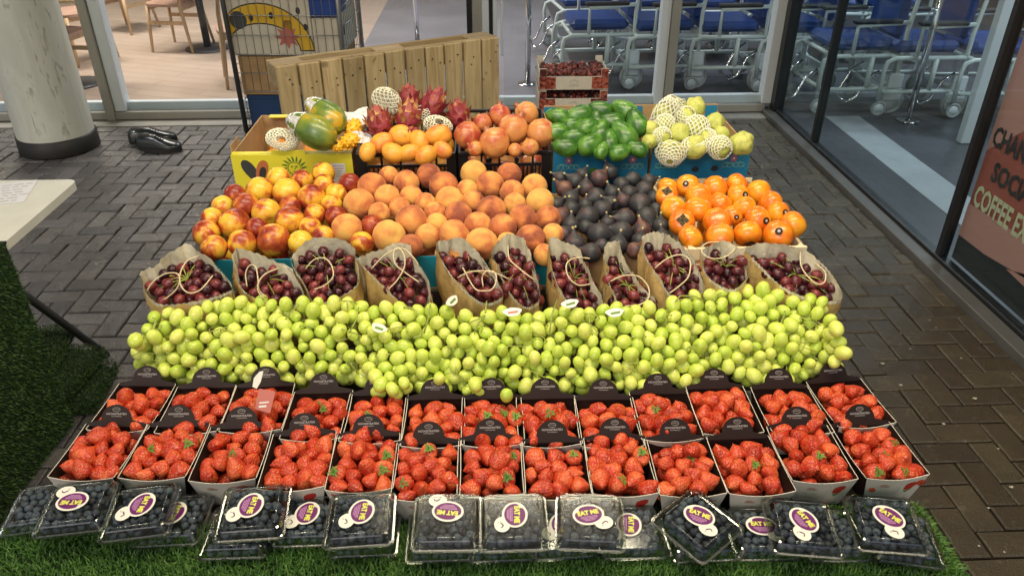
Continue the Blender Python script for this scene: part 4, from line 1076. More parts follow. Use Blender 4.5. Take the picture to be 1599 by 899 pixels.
for i, (x0, x1, y) in enumerate(((-.030,-.019,.058),(-.034,-.012,.0545),(-.032,-.014,.0515))):
    k.add([(x0,y,.0003),(x1,y,.0003),(x1,y+.0012,.0003),(x0,y+.0012,.0003)], [(0,1,2,3)], 0 if i < 2 else 1, False, Mf)
PRINT = k.mesh('front_print', [M['print_red'], M['print_green'], M['print_grey']])
# strawberries
def straw_mesh(seed, a=.0185, L=.040):
    rr = random.Random(seed); e = rr.uniform(.85, 1.1); px = rr.uniform(-.15,.15); off = V((rr.uniform(0,9),)*3)
    pr = []
    for i in range(12):
        t = i/11; z = -L*.42+L*t
        r = a*(math.sin(math.pi*min(1, (t*1.02+.02))**.62))**.72 if 0 < t < 1 else 0
        pr.append((r, z))
    k = MB()
    def fn(p):
        nn = noise.noise(p*70+off)*.0022; l = V((p.x, p.y, 0)); l = l.normalized() if l.length > 1e-5 else V((0,0,0))
        return V((p.x*e, p.y/e, p.z))+l*nn+V((px*p.z*.5, 0, 0))
    k.lathe(pr, 18, 0, None, fn); return k.mesh('strawberry', M['straw'])
STR = [straw_mesh(s, *(q)) for s, q in enumerate([(.0180,.040),(.0172,.036),(.0190,.043),(.0165,.034),(.0185,.038)])]
k = MB()
for i in range(9):
    a = 2*math.pi*i/9; c, s_ = math.cos(a), math.sin(a); l = .0085+.003*(i % 3); w2 = .0021
    P0 = V((0,0,-.0150)); p1 = V((c*l*.5, s_*l*.5, -.0185)); p2 = V((c*l*.95, s_*l*.95, [-.0125,-.0205,-.0165][i % 3]))
    side = V((-s_, c, 0))*w2
    k.add([P0-side*.4, P0+side*.4, p1+side, p1-side, p2], [(0,1,2,3),(3,2,4)], 0, True)
k.tube([(0,0,-.015),(.001,0,-.021),(.003,0,-.026)], .0011, 6)
CAPM = k.mesh('leafy_cap', M['leaf'])
front = [(182,631),(279,631),(377,634),(475,644),(575,646),(669,657),(765,652),(862,655),(960,651),(1054,652),(1151,650),(1244,634),(1342,630)]
rear = [(230,570),(322,573),(414,571),(505,581),(592,584),(679,590),(767,589),(851,589),(942,591),(1027,582),(1115,574),(1216,574),(1300,564)]
straws = []; smstuff = MB()
def poisson(n, x0, x1, y0, y1, dmin, tries=900, seed=None):
    rr = random.Random(seed) if seed is not None else rnd; o = []
    for _ in range(tries):
        p = (rr.uniform(x0, x1), rr.uniform(y0, y1))
        if all((p[0]-q[0])**2+(p[1]-q[1])**2 > dmin*dmin for q in o): o.append(p)
        if len(o) >= n: break
    return o
for row, (lst, zt_, tl_) in enumerate(((front, .868, 0), (rear, .868, 0))):
    for i, (px, py) in enumerate(lst):
        p = atz(px, py, zt_)         # top of the tab
        yaw = R(rnd.uniform(-1.2,1.2))
        if row == 0 and i == 12: yaw = R(3)
        if row == 1 and i == 12: yaw = R(4)
        if i == 0: yaw = R(-3)
        rot = Euler((R(rnd.uniform(0,.6)), R(rnd.uniform(-.3,.3)), yaw))
        loc = p - rot.to_matrix() @ V((0, td+.020, PH+.033)); loc.z = .7585
        nm = ordn(i, 13); rw = 'front row' if row == 0 else 'back row'
        t = empty('strawberry_punnet', loc, rot, label='dark cardboard punnet of strawberries, '+nm+' in the '+rw, cat='punnet', group='strawberry punnets')
        inst('tray', TRAY, t)
        tb_ = inst('back_tab', TAB, t); inst('logo', LOGO, tb_)
        if row == 0: inst('front_print', PRINT, t)
        Mw = Matrix.Translation(loc) @ rot.to_matrix().to_4x4()
        pts = poisson(20, -tw+.017, tw-.017, -td+.017, td-.026, .0242, 3000)
        big = rnd.random() < .5
        loc_s = []
        for (x, y) in pts:
            dome = .012*(1-(x/tw)**2)*(1-(y/td)**2)
            loc_s.append([V((x, y, PH-.014+dome+rnd.uniform(-.006,.006)-.05*max(0,y-.01))), .0152])
        for _ in range(rnd.choice((0,1,1))): loc_s.append([V((rnd.uniform(-.025,.025), rnd.uniform(-.01,.03), PH+.004)), .0142])
        relax(loc_s, 10)
        lo = [[V((x, y, PH-.034+rnd.uniform(-.004,.004))), .0155] for x, y in poisson(10, -bw_+.004, bw_-.004, -bd_+.006, bd_-.01, .027, 900)]
        for q in loc_s:
            q[0].x = max(-tw+.0155, min(tw-.0155, q[0].x)); q[0].y = max(-td+.015, min(td-.022, q[0].y)); q[0].z = min(q[0].z, PH+.008)
            straws.append((Mw @ q[0], row, i, q[0], Mw))
        for q in lo:
            smstuff.mesh_add(rnd.choice(STR), 0, Matrix.Translation(Mw @ q[0]) @ rq().to_matrix().to_4x4() @ Matrix.Scale(.95, 4))
# choose the individuals
per = {}
for s_ in straws: per.setdefault((s_[1], s_[2]), []).append(s_)
nfront = sum(len(v) for k_, v in per.items() if k_[0] == 0); left = 300-nfront
for (row, i), l in per.items():
    l.sort(key=lambda s: s[3].y)
    m_ = len(l) if row == 0 else max(0, left//13)
    pick = l[:m_] if row == 0 else l[len(l)//3:len(l)//3+m_]
    lines = [pick[a:a+5] for a in range(0, len(pick), 5)]
    for li, line in enumerate(lines):
        line.sort(key=lambda s: s[3].x)
        for xi, s_ in enumerate(line):
            capped = rnd.random() < .10
            if capped:
                dirv = V((rnd.uniform(-.5,.5), rnd.uniform(-1,-.1), .8)).normalized(); q = (-dirv).to_track_quat('Z', 'Y')
            else:
                dirv = V((rnd.gauss(0,.7), rnd.gauss(-.2,.6), rnd.uniform(.0,1.0))).normalized(); q = dirv.to_track_quat('Z', 'Y') @ Quaternion((0,0,1), rnd.uniform(0,6))
            me = rnd.choice(STR); sc_ = rnd.uniform(.88, 1.12)
            ln = ['nearest line','second line','third line','fourth line','back line'][min(li,4)]
            lb = ('capped ' if capped else '')+'red strawberry, '+ordn(xi, len(line))+' in the '+ln+' of the '+(('rim' if row == 0 else 'rear'))+' pile, '+ordn(i, 13)+' punnet of the '+('front row' if row == 0 else 'back row')
            lb = ('green-capped ' if capped else '')+'red strawberry '+(ordn(xi, len(line)).replace(' from the left',''))+' in '+ln+', '+ordn(i,13).replace(' from the left', '')+' punnet of '+('front' if row == 0 else 'back')+' row'
            o = inst('strawberry', me, None, s_[0], q, sc_, label=lb, cat='strawberry', group='strawberries in the punnets')
            if capped: inst('leafy_cap', CAPM, o)
    for s_ in l:
        if s_ not in pick:
            dirv = V((rnd.gauss(0,.7), rnd.gauss(-.2,.6), rnd.uniform(.0,1.0))).normalized()
            smstuff.mesh_add(rnd.choice(STR), 0, Matrix.Translation(s_[0]) @ dirv.to_track_quat('Z','Y').to_matrix().to_4x4() @ Matrix.Scale(rnd.uniform(.88,1.1), 4))
smstuff.sm = [True]*len(smstuff.f)
smstuff.build('strawberries', M['straw'], None, label='remaining strawberries deeper in the punnets and across the back row', cat='strawberries', kind='stuff')
# red hang tag on the third rear punnet
q = atz(412, 615, .878)
tg = empty('hang_tag', q, (R(50), 0, R(-12)), label='small red and cream swing tag lying on the third punnet of the back row', cat='tag')
k = MB(); k.prism([(-.018,-.022),(.016,-.026),(.020,.018),(-.016,.020)], 0, .0008); k.build('red_card', M['pinkp'], tg, (.004,-.01,0))
k = MB(); k.prism([(-.014,.0),(-.004,-.003),(.002,.012),(.004,.034),(-.004,.032),(-.014,.018)], .001, .0018); k.build('cream_card', M['stk_white'], tg, (-.012,.012,0))
k = MB(); k.add([(-.010,-.010,.0012),(.010,-.006,.0012),(.010,-.003,.0012),(-.010,-.007,.0012)], [(0,1,2,3)]); k.add([(-.010,-.018,.0012),(.006,-.015,.0012),(.006,-.011,.0012),(-.010,-.014,.0012)], [(0,1,2,3)]); k.build('printed_lines', M['stk_white'], tg, (.004,-.01,0))

# ================================================================== GREEN GRAPES
k = MB(); k.ball((0,0,0), .0162, 16, 10, 0, (.92,.92,1.16)); k.tube([(0,0,.018),(0,0,.021)], .0012, 5, 1)
GRAPE = k.mesh('grape', [M['green_grape'], M['stem']])
top_pts = [(203,530),(235,474),(300,478),(400,462),(500,466),(600,474),(700,482),(800,480),(900,478),(960,474),(1040,470),(1100,446),(1180,446),(1270,452),(1300,482),(1318,540)]
bot_pts = [(203,560),(250,590),(330,592),(450,592),(560,594),(660,604),(760,606),(860,602),(960,603),(1060,600),(1140,590),(1240,590),(1318,565)]
def interp(pts, x):
    for (a, b), (c, d_) in zip(pts, pts[1:]):
        if a <= x <= c: return b+(d_-b)*(x-a)/(c-a)
    return pts[0][1] if x < pts[0][0] else pts[-1][1]
def hbelow(px, py):
    t, b = interp(top_pts, px), interp(bot_pts, px); u = max(0, min(1, (py-t)/max(20, b-t)))
    return .898+.128*u - .012*math.sin(math.pi*u) - .008*noise.noise(V((px*.012, py*.02, 3)))
bins = [(210+ (i+.5)*1110/12 + rnd.uniform(-12,12), 0) for i in range(12)]+[(210+(i+.2+.5)*1110/12+rnd.uniform(-12,12), 1) for i in range(12)]
heap = []; rr = random.Random(21)
cand = 0
while cand < 40000 and len(heap) < 900:
    cand += 1; px = rr.uniform(203, 1318); py = rr.uniform(440, 608)
    if not (interp(top_pts, px)+8 < py < interp(bot_pts, px)-2): continue
    dm = 15.8
    if all((px-a)**2+(py-b)**2 > dm*dm for a, b, c in heap): heap.append((px, py, 0))
extra = [(608,588),(597,600),(612,606),(628,578),(630,598),(590,586),(604,574),(742,600),(686,592)]
items = []
for px, py, _ in heap:
    items.append([Pb(px, py, hbelow(px, py)+rr.uniform(-.007,.006)), .0156, px, py])
for px, py in extra: items.append([Pb(px, py, .985), .0152, px, py])
relax(items, 6, .45)
bunches = {}
for it_ in items:
    t, b = interp(top_pts, it_[2]), interp(bot_pts, it_[2]); u = (it_[3]-t)/(b-t)
    bi = min(range(24), key=lambda i: abs(bins[i][0]-it_[2])+ (0 if (bins[i][1] == 0) == (u > .5) else 500))
    bunches.setdefault(bi, []).append(it_)
order0 = sorted([i for i in bunches if bins[i][1] == 0], key=lambda i: bins[i][0]); order1 = sorted([i for i in bunches if bins[i][1] == 1], key=lambda i: bins[i][0])
for ords, rw in ((order0, 'front'), (order1, 'back')):
    for oi, bi in enumerate(ords):
        l = bunches[bi]; c = sum((x[0] for x in l), V((0,0,0)))/len(l); c0_ = V((c.x, c.y+.01, c.z-.015))
        t = empty('grape_bunch', c0_, label='bunch of green grapes, '+ordn(oi, len(ords))+' along the '+rw+' of the green grape heap', cat='grapes', group='bunches of green grapes')
        sm_ = MB(); x0 = min(x[0].x for x in l)-c0_.x; x1 = max(x[0].x for x in l)-c0_.x
        ax_ = [V((x0*.8+(x1-x0)*.8*j/6, .006*math.sin(j*2.1), .004*math.cos(j*1.7))) for j in range(7)]
        sm_.tube(ax_, .0022, 6)
        inn = MB()
        for gi, g_ in enumerate(l):
            lp = g_[0]-c0_; a_ = min(ax_, key=lambda a: (a-lp).length); dd = (a_-lp)
            dd = dd.normalized() if dd.length > 1e-5 else V((0,0,1))
            jd = V((rr.gauss(0,.5), rr.gauss(0,.5), rr.gauss(0,.5)))
            q = (dd+jd).normalized().to_track_quat('Z', 'Y')
            inst('grape', GRAPE, t, lp, q, rr.uniform(.80, 1.12))
            if gi % 3 == 0: sm_.tube([a_, (a_+lp)/2+V((0,0,.006)), lp+dd*.012], .0011, 5)
            s2 = rr.uniform(.85, 1.0); lp2 = lp+V((rr.uniform(-.012,.012), rr.uniform(.006,.02), rr.uniform(-.03,-.019)))
            inn.mesh_add(GRAPE, 0, Matrix.Translation(lp2) @ rq().to_matrix().to_4x4() @ Matrix.Scale(s2, 4))
        for _k in range(2):
            g0 = rr.choice(l); g1 = min(l, key=lambda q: abs((q[0]-g0[0]).length-.06)); pa2, pb2 = g0[0]-c0_, g1[0]-c0_
            mid = (pa2+pb2)/2+V((rr.uniform(-.012,.012), -.004, .014)); up2 = V((0,-.006,.010))
            path = [pa2+up2*.4, pa2.lerp(mid,.5)+up2*.9, mid, mid.lerp(pb2,.5)+up2*.8, pb2+up2*.3]
            sm_.tube(path, .0013, 5); sm_.tube([mid, mid+V((rr.uniform(-.015,.015),-.010,-.002)), mid+V((rr.uniform(-.02,.02),-.016,-.014))], .0009, 5)
        sm_.build('stem', M['stem'], t)
        inn.sm = [True]*len(inn.f); inn.build('inner_grapes', M['green_grape'], t, kind='stuff')
# visible twigs on the heap
tw_ = [[(1055,470),(1062,462),(1085,462),(1100,470)],[(672,455+20),(668,500),(662,520)],[(870,468),(862,490),(858,520)],[(560,480),(556,500),(545,520)],[(760,470),(758,488)]]
for i, pl in enumerate(tw_):
    k = MB(); k.tube([Pb(x, y, hbelow(x, y)-.02) for x, y in pl], .0017, 6)
    k.build('grape_twig', M['stem'], None, label=['green curled twig at the right bags','twig left of centre on the grape heap','twig right of centre on the grape heap','twig under the fourth paper bag','short twig below the fifth paper bag'][i], cat='twig')
k = MB(); k.ball((0,0,0), .0142, 16, 10, 0, (.95,.95,1.1)); k.build('loose_grape', M['green_grape'], None, atz(791, 617, .872), label='single loose green grape fallen onto the back row of strawberries', cat='grape')
# small cards among the grapes
for (px, py, a, lb) in ((592,512,-35,'small clear and white label band on the green grapes under the fourth bag'),(800,487,8,'white and pink round label beside the sixth paper bag'),(706,470,60,'striped label strip against the fifth paper bag'),(890,474,20,'white heart shaped tag under the seventh paper bag'),(960,488,12,'pale green folded label below the eighth paper bag')):
    k = MB(); c = Pb(px, py, hbelow(px, py)-.026)
    pr = [(.020*math.cos(t_)*(1+.15*math.sin(3*t_)), .010*math.sin(t_)) for t_ in [2*math.pi*j/20 for j in range(20)]]
    t = empty('fruit_label', c, (R(35), 0, R(a)), label=lb, cat='label', group='small labels among the grapes')
    k.prism(pr, 0, .0008); k.build('card', M['stk_white'], t)
    k = MB(); k.add([(-.010,-.004,.0011),(.012,-.003,.0011),(.012,.002,.0011),(-.010,.001,.0011)], [(0,1,2,3)]); k.build('print', M['pinkp' if py > 485 and px > 700 and px < 900 else 'leaf'], t)

# ================================================================== PAPER BAGS WITH RED GRAPES
k = MB(); k.ball((0,0,0), .0130, 14, 9, 0, (.96,.96,1.1)); k.tube([(0,0,.0118),(0,0,.016)], .001, 5, 1)
RG = k.mesh('grape', [M['red_grape'], M['stem']])
BG = [
 [(221,434),(240,414),(284,384),(312,392),(340,420),(362,447),(352,458),(300,472),(243,473)],
 [(364,408),(371,389),(408,398),(452,422),(474,466),(440,478),(392,462),(372,440)],
 [(455,402),(490,372),(545,379),(556,400),(556,446),(497,474),(474,440)],
 [(560,402),(592,390),(630,380),(650,402),(674,466),(668,480),(632,476),(598,446),(572,420)],
 [(681,384),(700,374),(722,372),(747,397),(764,422),(785,460),(762,474),(738,464),(704,428)],
 [(768,390),(793,367),(820,374),(827,400),(837,432),(842,468),(822,480),(800,462),(780,424)],
 [(857,374),(878,376),(909,396),(922,432),(942,478),(924,489),(886,470),(864,424)],
 [(944,392),(965,374),(972,398),(998,444),(1024,474),(1004,488),(974,482),(957,455),(946,420)],
 [(1002,370),(1022,363),(1042,366),(1066,386),(1088,418),(1096,456),(1054,466),(1027,430),(1007,396)],
 [(1099,388),(1130,377),(1160,392),(1169,426),(1146,452),(1114,440),(1098,416)],
 [(1160,388),(1196,380),(1248,389),(1292,422),(1314,466),(1270,468),(1222,448),(1184,412)],
]
Z1o, Z1s = (200,340), 4.386; Z2o = (540,340); Z3o, Z3s = (850,330), 3.39
HN = [
 [[(490,260),(400,300),(355,390),(365,470),(420,515),(500,490),(580,395)], [(130,500),(170,440),(250,385),(330,380),(355,420),(330,490),(250,560)]],
 [[(1030,345),(940,385),(895,440),(890,500),(930,560)], [(815,470),(805,380),(835,325),(875,340),(890,420),(900,500),(950,540)]],
 [[(1215,350),(1270,290),(1340,275),(1390,320),(1405,400),(1350,460),(1275,490)]],
 [[(175,350),(250,270),(330,220),(400,215),(470,280),(500,330)], [(290,490),(350,430),(400,340),(400,260),(360,205),(330,230),(335,310),(400,370),(500,440)]],
 [[(765,410),(850,370),(960,365),(1040,385),(1120,420)], [(940,470),(935,400),(970,365),(1020,375),(1030,430),(1000,490),(940,500),(880,480),(800,340)]],
 [[(1110,190),(1120,280),(1180,340),(1270,410),(1310,430)]],
 [[(240,250),(190,245),(140,255),(115,290),(130,350),(180,390),(240,385)]],
 [[(350,370),(420,340),(500,345),(550,400),(550,460),(500,495),(430,500)]],
 [[(585,300),(650,250),(720,230),(770,260),(765,340),(720,390),(660,435)]],
 [[(1010,200),(960,240),(890,250),(840,225),(835,190),(870,165),(930,165)]],
 [[(1355,215),(1360,290),(1400,350),(1450,385),(1485,370),(1485,320),(1440,280)]],
]
def bb(py): return .8175+(py-372)*.00091
def smoothpoly(pts, n, closed=True):
    m = len(pts); o = []
    segs = m if closed else m-1
    for s_ in range(segs):
        p0, p1, p2, p3 = (pts[(s_-1) % m] if closed or s_ > 0 else pts[0]), pts[s_], pts[(s_+1) % m], (pts[(s_+2) % m] if closed or s_ < m-2 else pts[-1])
        for j in range(n):
            t = j/n; tt = t*t; t3 = tt*t
            o.append(tuple(.5*((2*p1[d])+(-p0[d]+p2[d])*t+(2*p0[d]-5*p1[d]+4*p2[d]-p3[d])*tt+(-p0[d]+3*p1[d]-3*p2[d]+p3[d])*t3) for d in range(len(p1))))
    if not closed: o.append(tuple(pts[-1]))
    return o
def inside(pt, poly):
    x, y = pt; c = False; n = len(poly)
    for i in range(n):
        x1, y1 = poly[i]; x2, y2 = poly[(i+1) % n]
        if (y1 > y) != (y2 > y) and x < (x2-x1)*(y-y1)/(y2-y1)+x1: c = not c
    return c
for bi, poly in enumerate(BG):
    px_ = smoothpoly(poly, 7)
    cx_, cy_ = sum(p[0] for p in poly)/len(poly), sum(p[1] for p in poly)/len(poly)
    rim = []
    for i, (x, y) in enumerate(px_):
        lift = -.014*max(0, (cy_-y)/40)          # the back panel stands a little taller
        rim.append(Pb(x, y, bb(y)+lift*.6+.002*math.sin(i*1.9+bi)+.007*noise.noise(V((i*.28, bi*3.3, 1)))))
    # serrated edge: alternate rim points
    c = sum(rim, V((0,0,0)))/len(rim); n = len(rim)
    base_c = V((c.x, c.y+.018, .788))
    t = empty('paper_bag', base_c, label='open brown paper bag of red grapes, '+ordn(bi, 11)+' in the row of bags', cat='paper bag', group='paper bags of red grapes')
    def rings(off, zz):
        R_ = []
        for l in range(7):
            u = l/6; row = []
            for i, p in enumerate(rim):
                d_ = p-c; inn_ = V((d_.x, d_.y, 0)); il = inn_.length or 1
                b_ = V((base_c.x+d_.x*.84, base_c.y+d_.y*.92, base_c.z))
                q = p.lerp(b_, u)
                bul = .006*math.sin(math.pi*u) + .016*noise.noise(V((i*.22+bi*7, u*3.5, bi)))+.006*noise.noise(V((i*.8+bi*7, u*8, bi)))*(1 if u > .05 else .4)
                q = q + inn_/il*(bul-off)
                if l == 0: q.z += (.0022 if i % 2 else -.0012)+zz
                row.append(tuple(q-base_c))
            R_.append(row)
        return R_
    k = MB(); loft(k, rings(0, 0), 0, False, True); k.build('bag_wall', M['bag'], t)
    k = MB(); run = [i for i in range(n) if px_[i][1] > cy_-18]
    st0 = next((i for i in run if (i-1) % n not in run), run[0]); seq = []
    while st0 % n in run and len(seq) < n: seq.append(st0 % n); st0 += 1
    out_ = [rim[i]-base_c+(rim[i]-c).normalized()*.0012 for i in seq]
    dense = [out_[j].lerp(out_[j+1], u) for j in range(len(out_)-1) for u in (0,.5)]+[out_[-1]]
    vs = []; fs = []
    for j, p in enumerate(dense): vs += [p+V((0,0,-.0075 if j % 2 else -.0030)), p+V((0,0,.0034 if j % 2 else .0004))]
    for j in range(len(dense)-1): fs.append((2*j, 2*j+2, 2*j+3, 2*j+1))
    k.add(vs, fs)
    k.build('serrated_edge', M['cream'], t)
    for hp in HN[bi]:
        o_, s_ = (Z1o, Z1s) if bi < 3 else ((Z2o, Z1s) if bi < 6 else (Z3o, Z3s))
        q = [(o_[0]+x/s_, o_[1]+y/s_) for x, y in hp]
        q = smoothpoly(q, 5, False); m_ = len(q)
        pts = [Pb(x, y, bb(y)-.004-.014*math.sin(math.pi*j/(m_-1)))-base_c for j, (x, y) in enumerate(q)]
        k = MB(); k.tube(pts, .0016, 7); k.build('handle', M['cord'], t)
    # the grapes inside
    sh = [(cx_+(x-cx_)*.88, cy_+5+(y-cy_)*(.84 if y > cy_ else .66)) for x, y in poly]
    x0, x1 = min(p[0] for p in sh), max(p[0] for p in sh); y0_, y1_ = min(p[1] for p in sh)+2, max(p[1] for p in sh)
    pts = []; rr = random.Random(100+bi)
    for _ in range(2500):
        p = (rr.uniform(x0, x1), rr.uniform(y0_, y1_))
        if inside(p, sh) and all((p[0]-q[0])**2+(p[1]-q[1])**2 > 12.0**2 for q in pts): pts.append(p)
    its = [[Pb(x, y, bb(y)+.012+rr.uniform(-.006,.006)), .0130] for x, y in pts]; relax(its, 6)
    gc = sum((q[0] for q in its), V((0,0,0)))/len(its)
    t2 = empty('red_grape_bunch', gc, label='bunch of dark red grapes inside the '+ordn(bi, 11)+' paper bag', cat='grapes', group='bunches of red grapes')
    inn = MB(); stm = MB(); hub_ = V((0, 0, .004))
    for gi, (p, r_g) in enumerate(its):
        lp = p-gc; inst('grape', RG, t2, lp, (hub_-lp+V((rr.gauss(0,.01),)*3)).to_track_quat('Z','Y'), rr.uniform(.88,1.12))
        for _ in range(1):
            inn.mesh_add(RG, 0, Matrix.Translation(lp+V((rr.uniform(-.01,.01), rr.uniform(.0,.012), -.02))) @ Matrix.Scale(rr.uniform(.85,1.05), 4))
        if gi % 3 == 0: stm.tube([hub_+V((0,0,.004)), (hub_+lp)/2+V((0,0,.012)), lp+V((0,0,.009))], .0011, 5)
    stm.build('stem', M['stem'], t2); inn.sm = [True]*len(inn.f); inn.build('inner_grapes', M['red_grape'], t2, kind='stuff')
# ================================================================== BOXES OF THE MIDDLE AND TOP ROWS
def card_box(name, label, xl_, xr_, y0, d_, z0, h, m_out, m_in='card', cat='box', notch=None, group=None, hb=None):
    t = empty(name, ((xl_+xr_)/2, y0+d_/2, z0), label=label, cat=cat, group=group)
    w2 = (xr_-xl_)/2; e = .004; hb = hb or h
    k = MB(); k.box(-w2, w2, -d_/2, d_/2, 0, e); k.build('floor_panel', M[m_in], t)
    k = MB(); k.box(-w2, w2, -d_/2, -d_/2+e, e+.0003, h)
    if notch:
        for a, b in notch: k.box(-w2+a*2*w2, -w2+b*2*w2, -d_/2, -d_/2+e, h+.0002, h+.012)
    k.build('front_panel', [M[m_out]], t)
    k = MB(); k.box(-w2, w2, -d_/2+e+.0004, -d_/2+2*e, e+.0003, h-.002); k.build('front_lining', M[m_in], t)
    k = MB(); k.box(-w2, w2, d_/2-e, d_/2, e+.0003, hb); k.build('back_panel', M[m_in], t)
    for s_ in (-1, 1):
        k = MB(); k.box(min(s_*w2, s_*(w2-e)), max(s_*w2, s_*(w2-e)), -d_/2+2*e+.0005, d_/2-e-.0005, e+.0003, h); k.build('side_panel', M[m_in], t)
    return t, w2, d_/2, h
zr = CAM.z-.8795
fy = atz(600, 402, zr).y
xs_ = [atz(x, 402, zr).x for x in (314, 498, 682, 866)]
names = ['blue fronted cardboard box of nectarines at the left end of the middle row','blue fronted cardboard box of peaches, middle one of the three','blue fronted cardboard box of peaches next to the figs']
for i in range(3):
    t, w2, d2, h = card_box('fruit_box', names[i], xs_[i]+.002, xs_[i+1]-.002, fy, .37, .8805, zr-.8805, 'box_teal', group='blue boxes of stone fruit')
xa, xb_ = atz(873, 400, zr).x, atz(1070, 400, zr).x
card_box('fruit_box', 'cardboard box of dark figs between the peaches and the persimmons', xa+.002, xb_-.002, fy, .37, .8805, zr-.8805, 'card')
# persimmon crate in pale wood
zp = CAM.z-.838; x0, x1 = atz(1074, 386, zp).x, atz(1262, 386, zp).x; yp = atz(1150, 386, zp).y; dp = atz(1100, 279, zp).y-yp
t = empty('wooden_crate', ((x0+x1)/2, yp+dp/2, .8805), label='pale thin wood crate of orange persimmons at the right end', cat='crate'); w2, d2, h = (x1-x0)/2, dp/2, zp-.8805
k = MB(); k.box(-w2, w2, -d2, d2, 0, .004); k.build('floor_panel', M['pale_wood'], t)
for s_ in (-1, 1):
    k = MB(); k.box(-w2, w2, s_*d2-.004, s_*d2+.004, h-.032, h, bev=.001); k.box(-w2, w2, s_*d2-.004, s_*d2+.004, .006, h-.042, bev=.001); k.build('slat', M['pale_wood'], t)
    k = MB(); k.box(s_*w2-.004, s_*w2+.004, -d2+.0045, d2-.0045, .006, h-.01, bev=.001); k.build('end_panel', M['pale_wood'], t)
    for u in (-1, 1):
        k = MB(); k.prism([(0,0),(-s_*.022,0),(0,-u*.022)] if s_*u > 0 else [(0,0),(0,-u*.022),(-s_*.022,0)], .005, h-.004); k.build('corner_block', M['pale_wood'], t, (s_*(w2-.0045), u*(d2-.0045), 0))
# top row
zq = CAM.z-.768; yq = atz(700, 238, zq).y; z0q = .8805
def X2(px, py=238): return atz(px, py, zq).x
# papaya box
t, w2, d2, h = card_box('papaya_box', 'yellow printed cardboard box with a sun face holding papayas', X2(368,232), X2(552,232), yq, .36, z0q, zq-z0q, 'box_yellow', 'card', notch=[(.34,.62)])
k = MB(); k.box(-w2, w2, -d2+.0085, -d2+.026, h-.0015, h+.001); k.build('top_flap', M['box_yellow'], t)
k = MB(); k.box(-w2+.03, w2, d2-.03, d2-.0045, h+.0005, h+.003); k.build('top_flap', M['box_yellow'], t)
k = MB(); k.box(-w2-.003, -w2-.0005, -d2+.02, -d2+.10, h-.09, h+.022); k.build('side_flap', M['card'], t)
Mf2 = Matrix.Translation((0,-d2-.0006,0)) @ Matrix.Rotation(R(90), 4, 'X')
k = MB()
Sx, Sz = .004, h-.040
for i in range(16):
    a = 2*math.pi*i/16; wv = .10
    pts = [(Sx+.0205*math.cos(a-.13), Sz+.0205*math.sin(a-.13)), (Sx+.030*math.cos(a-.02), Sz+.030*math.sin(a-.02)), (Sx+.038*math.cos(a+wv), Sz+.038*math.sin(a+wv)), (Sx+.030*math.cos(a+.14), Sz+.030*math.sin(a+.14)), (Sx+.0205*math.cos(a+.13), Sz+.0205*math.sin(a+.13))]
    k.poly(pts, 0, 0, Mf2)
circ = [2*math.pi*i/28 for i in range(28)]
k.tube([(Sx+.018*math.cos(a), Sz+.018*math.sin(a), 0) for a in circ], .0009, 4, 0, True, Mf2)
for e_ in (-1, 1): k.tube([(Sx+e_*.010,Sz+.004,0),(Sx+e_*.006,Sz+.0065,0),(Sx+e_*.003,Sz+.005,0)], .0007, 4, 0, False, Mf2); k.disc((Sx+e_*.0065,Sz+.0030), .002,.0012, .0002, 0, 10, Mf2)
k.tube([(Sx+.0015,Sz+.006,0),(Sx+.002,Sz-.003,0),(Sx-.001,Sz-.0035,0)], .0007, 4, 0, False, Mf2)
k.tube([(Sx-.005,Sz-.009,0),(Sx,Sz-.0105,0),(Sx+.005,Sz-.009,0)], .0009, 4, 0, False, Mf2)
k.build('sun_emblem', M['print_green'], t)
def pap(cx, cz, ang, name, m, sc_):
    k = MB(); pts = []
    for i in range(22):
        a = 2*math.pi*i/22; x = math.cos(a)*.034*sc_; y = math.sin(a)*(.013+.004*math.cos(a))*sc_; pts.append((cx+x*math.cos(ang)-y*math.sin(ang), cz+x*math.sin(ang)+y*math.cos(ang)))
    k.poly(pts, name, 0, Mf2); return k
k = pap(-w2+.052, h-.052, R(120), .0002, 0, 1.25); k.build('papaya_print', M['tube_dark'], t)
k = pap(-w2+.078, h-.054, R(70), .0004, 0, 1.2); k.build('papaya_print', plain('papaya_flesh_print', (.45,.14,.05), .5), t)
k = pap(-w2+.080, h-.058, R(72), .0006, 0, .7); k.build('papaya_print', M['print_dark'], t)
k = MB(); k.add([(w2-.105,h-.13,.0001),(w2-.022,h-.13,.0001),(w2-.022,h-.028,.0001),(w2-.105,h-.028,.0001)], [(0,1,2,3)], 0, False, Mf2); k.build('text_panel', M['paper'], t)
k = MB(); rr = random.Random(8)
for i in range(11):
    wd = (.038,.038,.030,.026,.03,.02,.028,.016,.022,.012,.018)[i]; x = w2-.063-wd
    while x < w2-.063+wd-.002:
        l = rr.uniform(.004,.010); l = min(l, w2-.063+wd-x); z = h-.034-i*.0078; k.add([(x,z-.0032,.0003),(x+l,z-.0032,.0003),(x+l,z,.0003),(x,z,.0003)], [(0,1,2,3)], 0, False, Mf2); x += l+.0012
k.build('printed_lines', M['print_grey'], t)
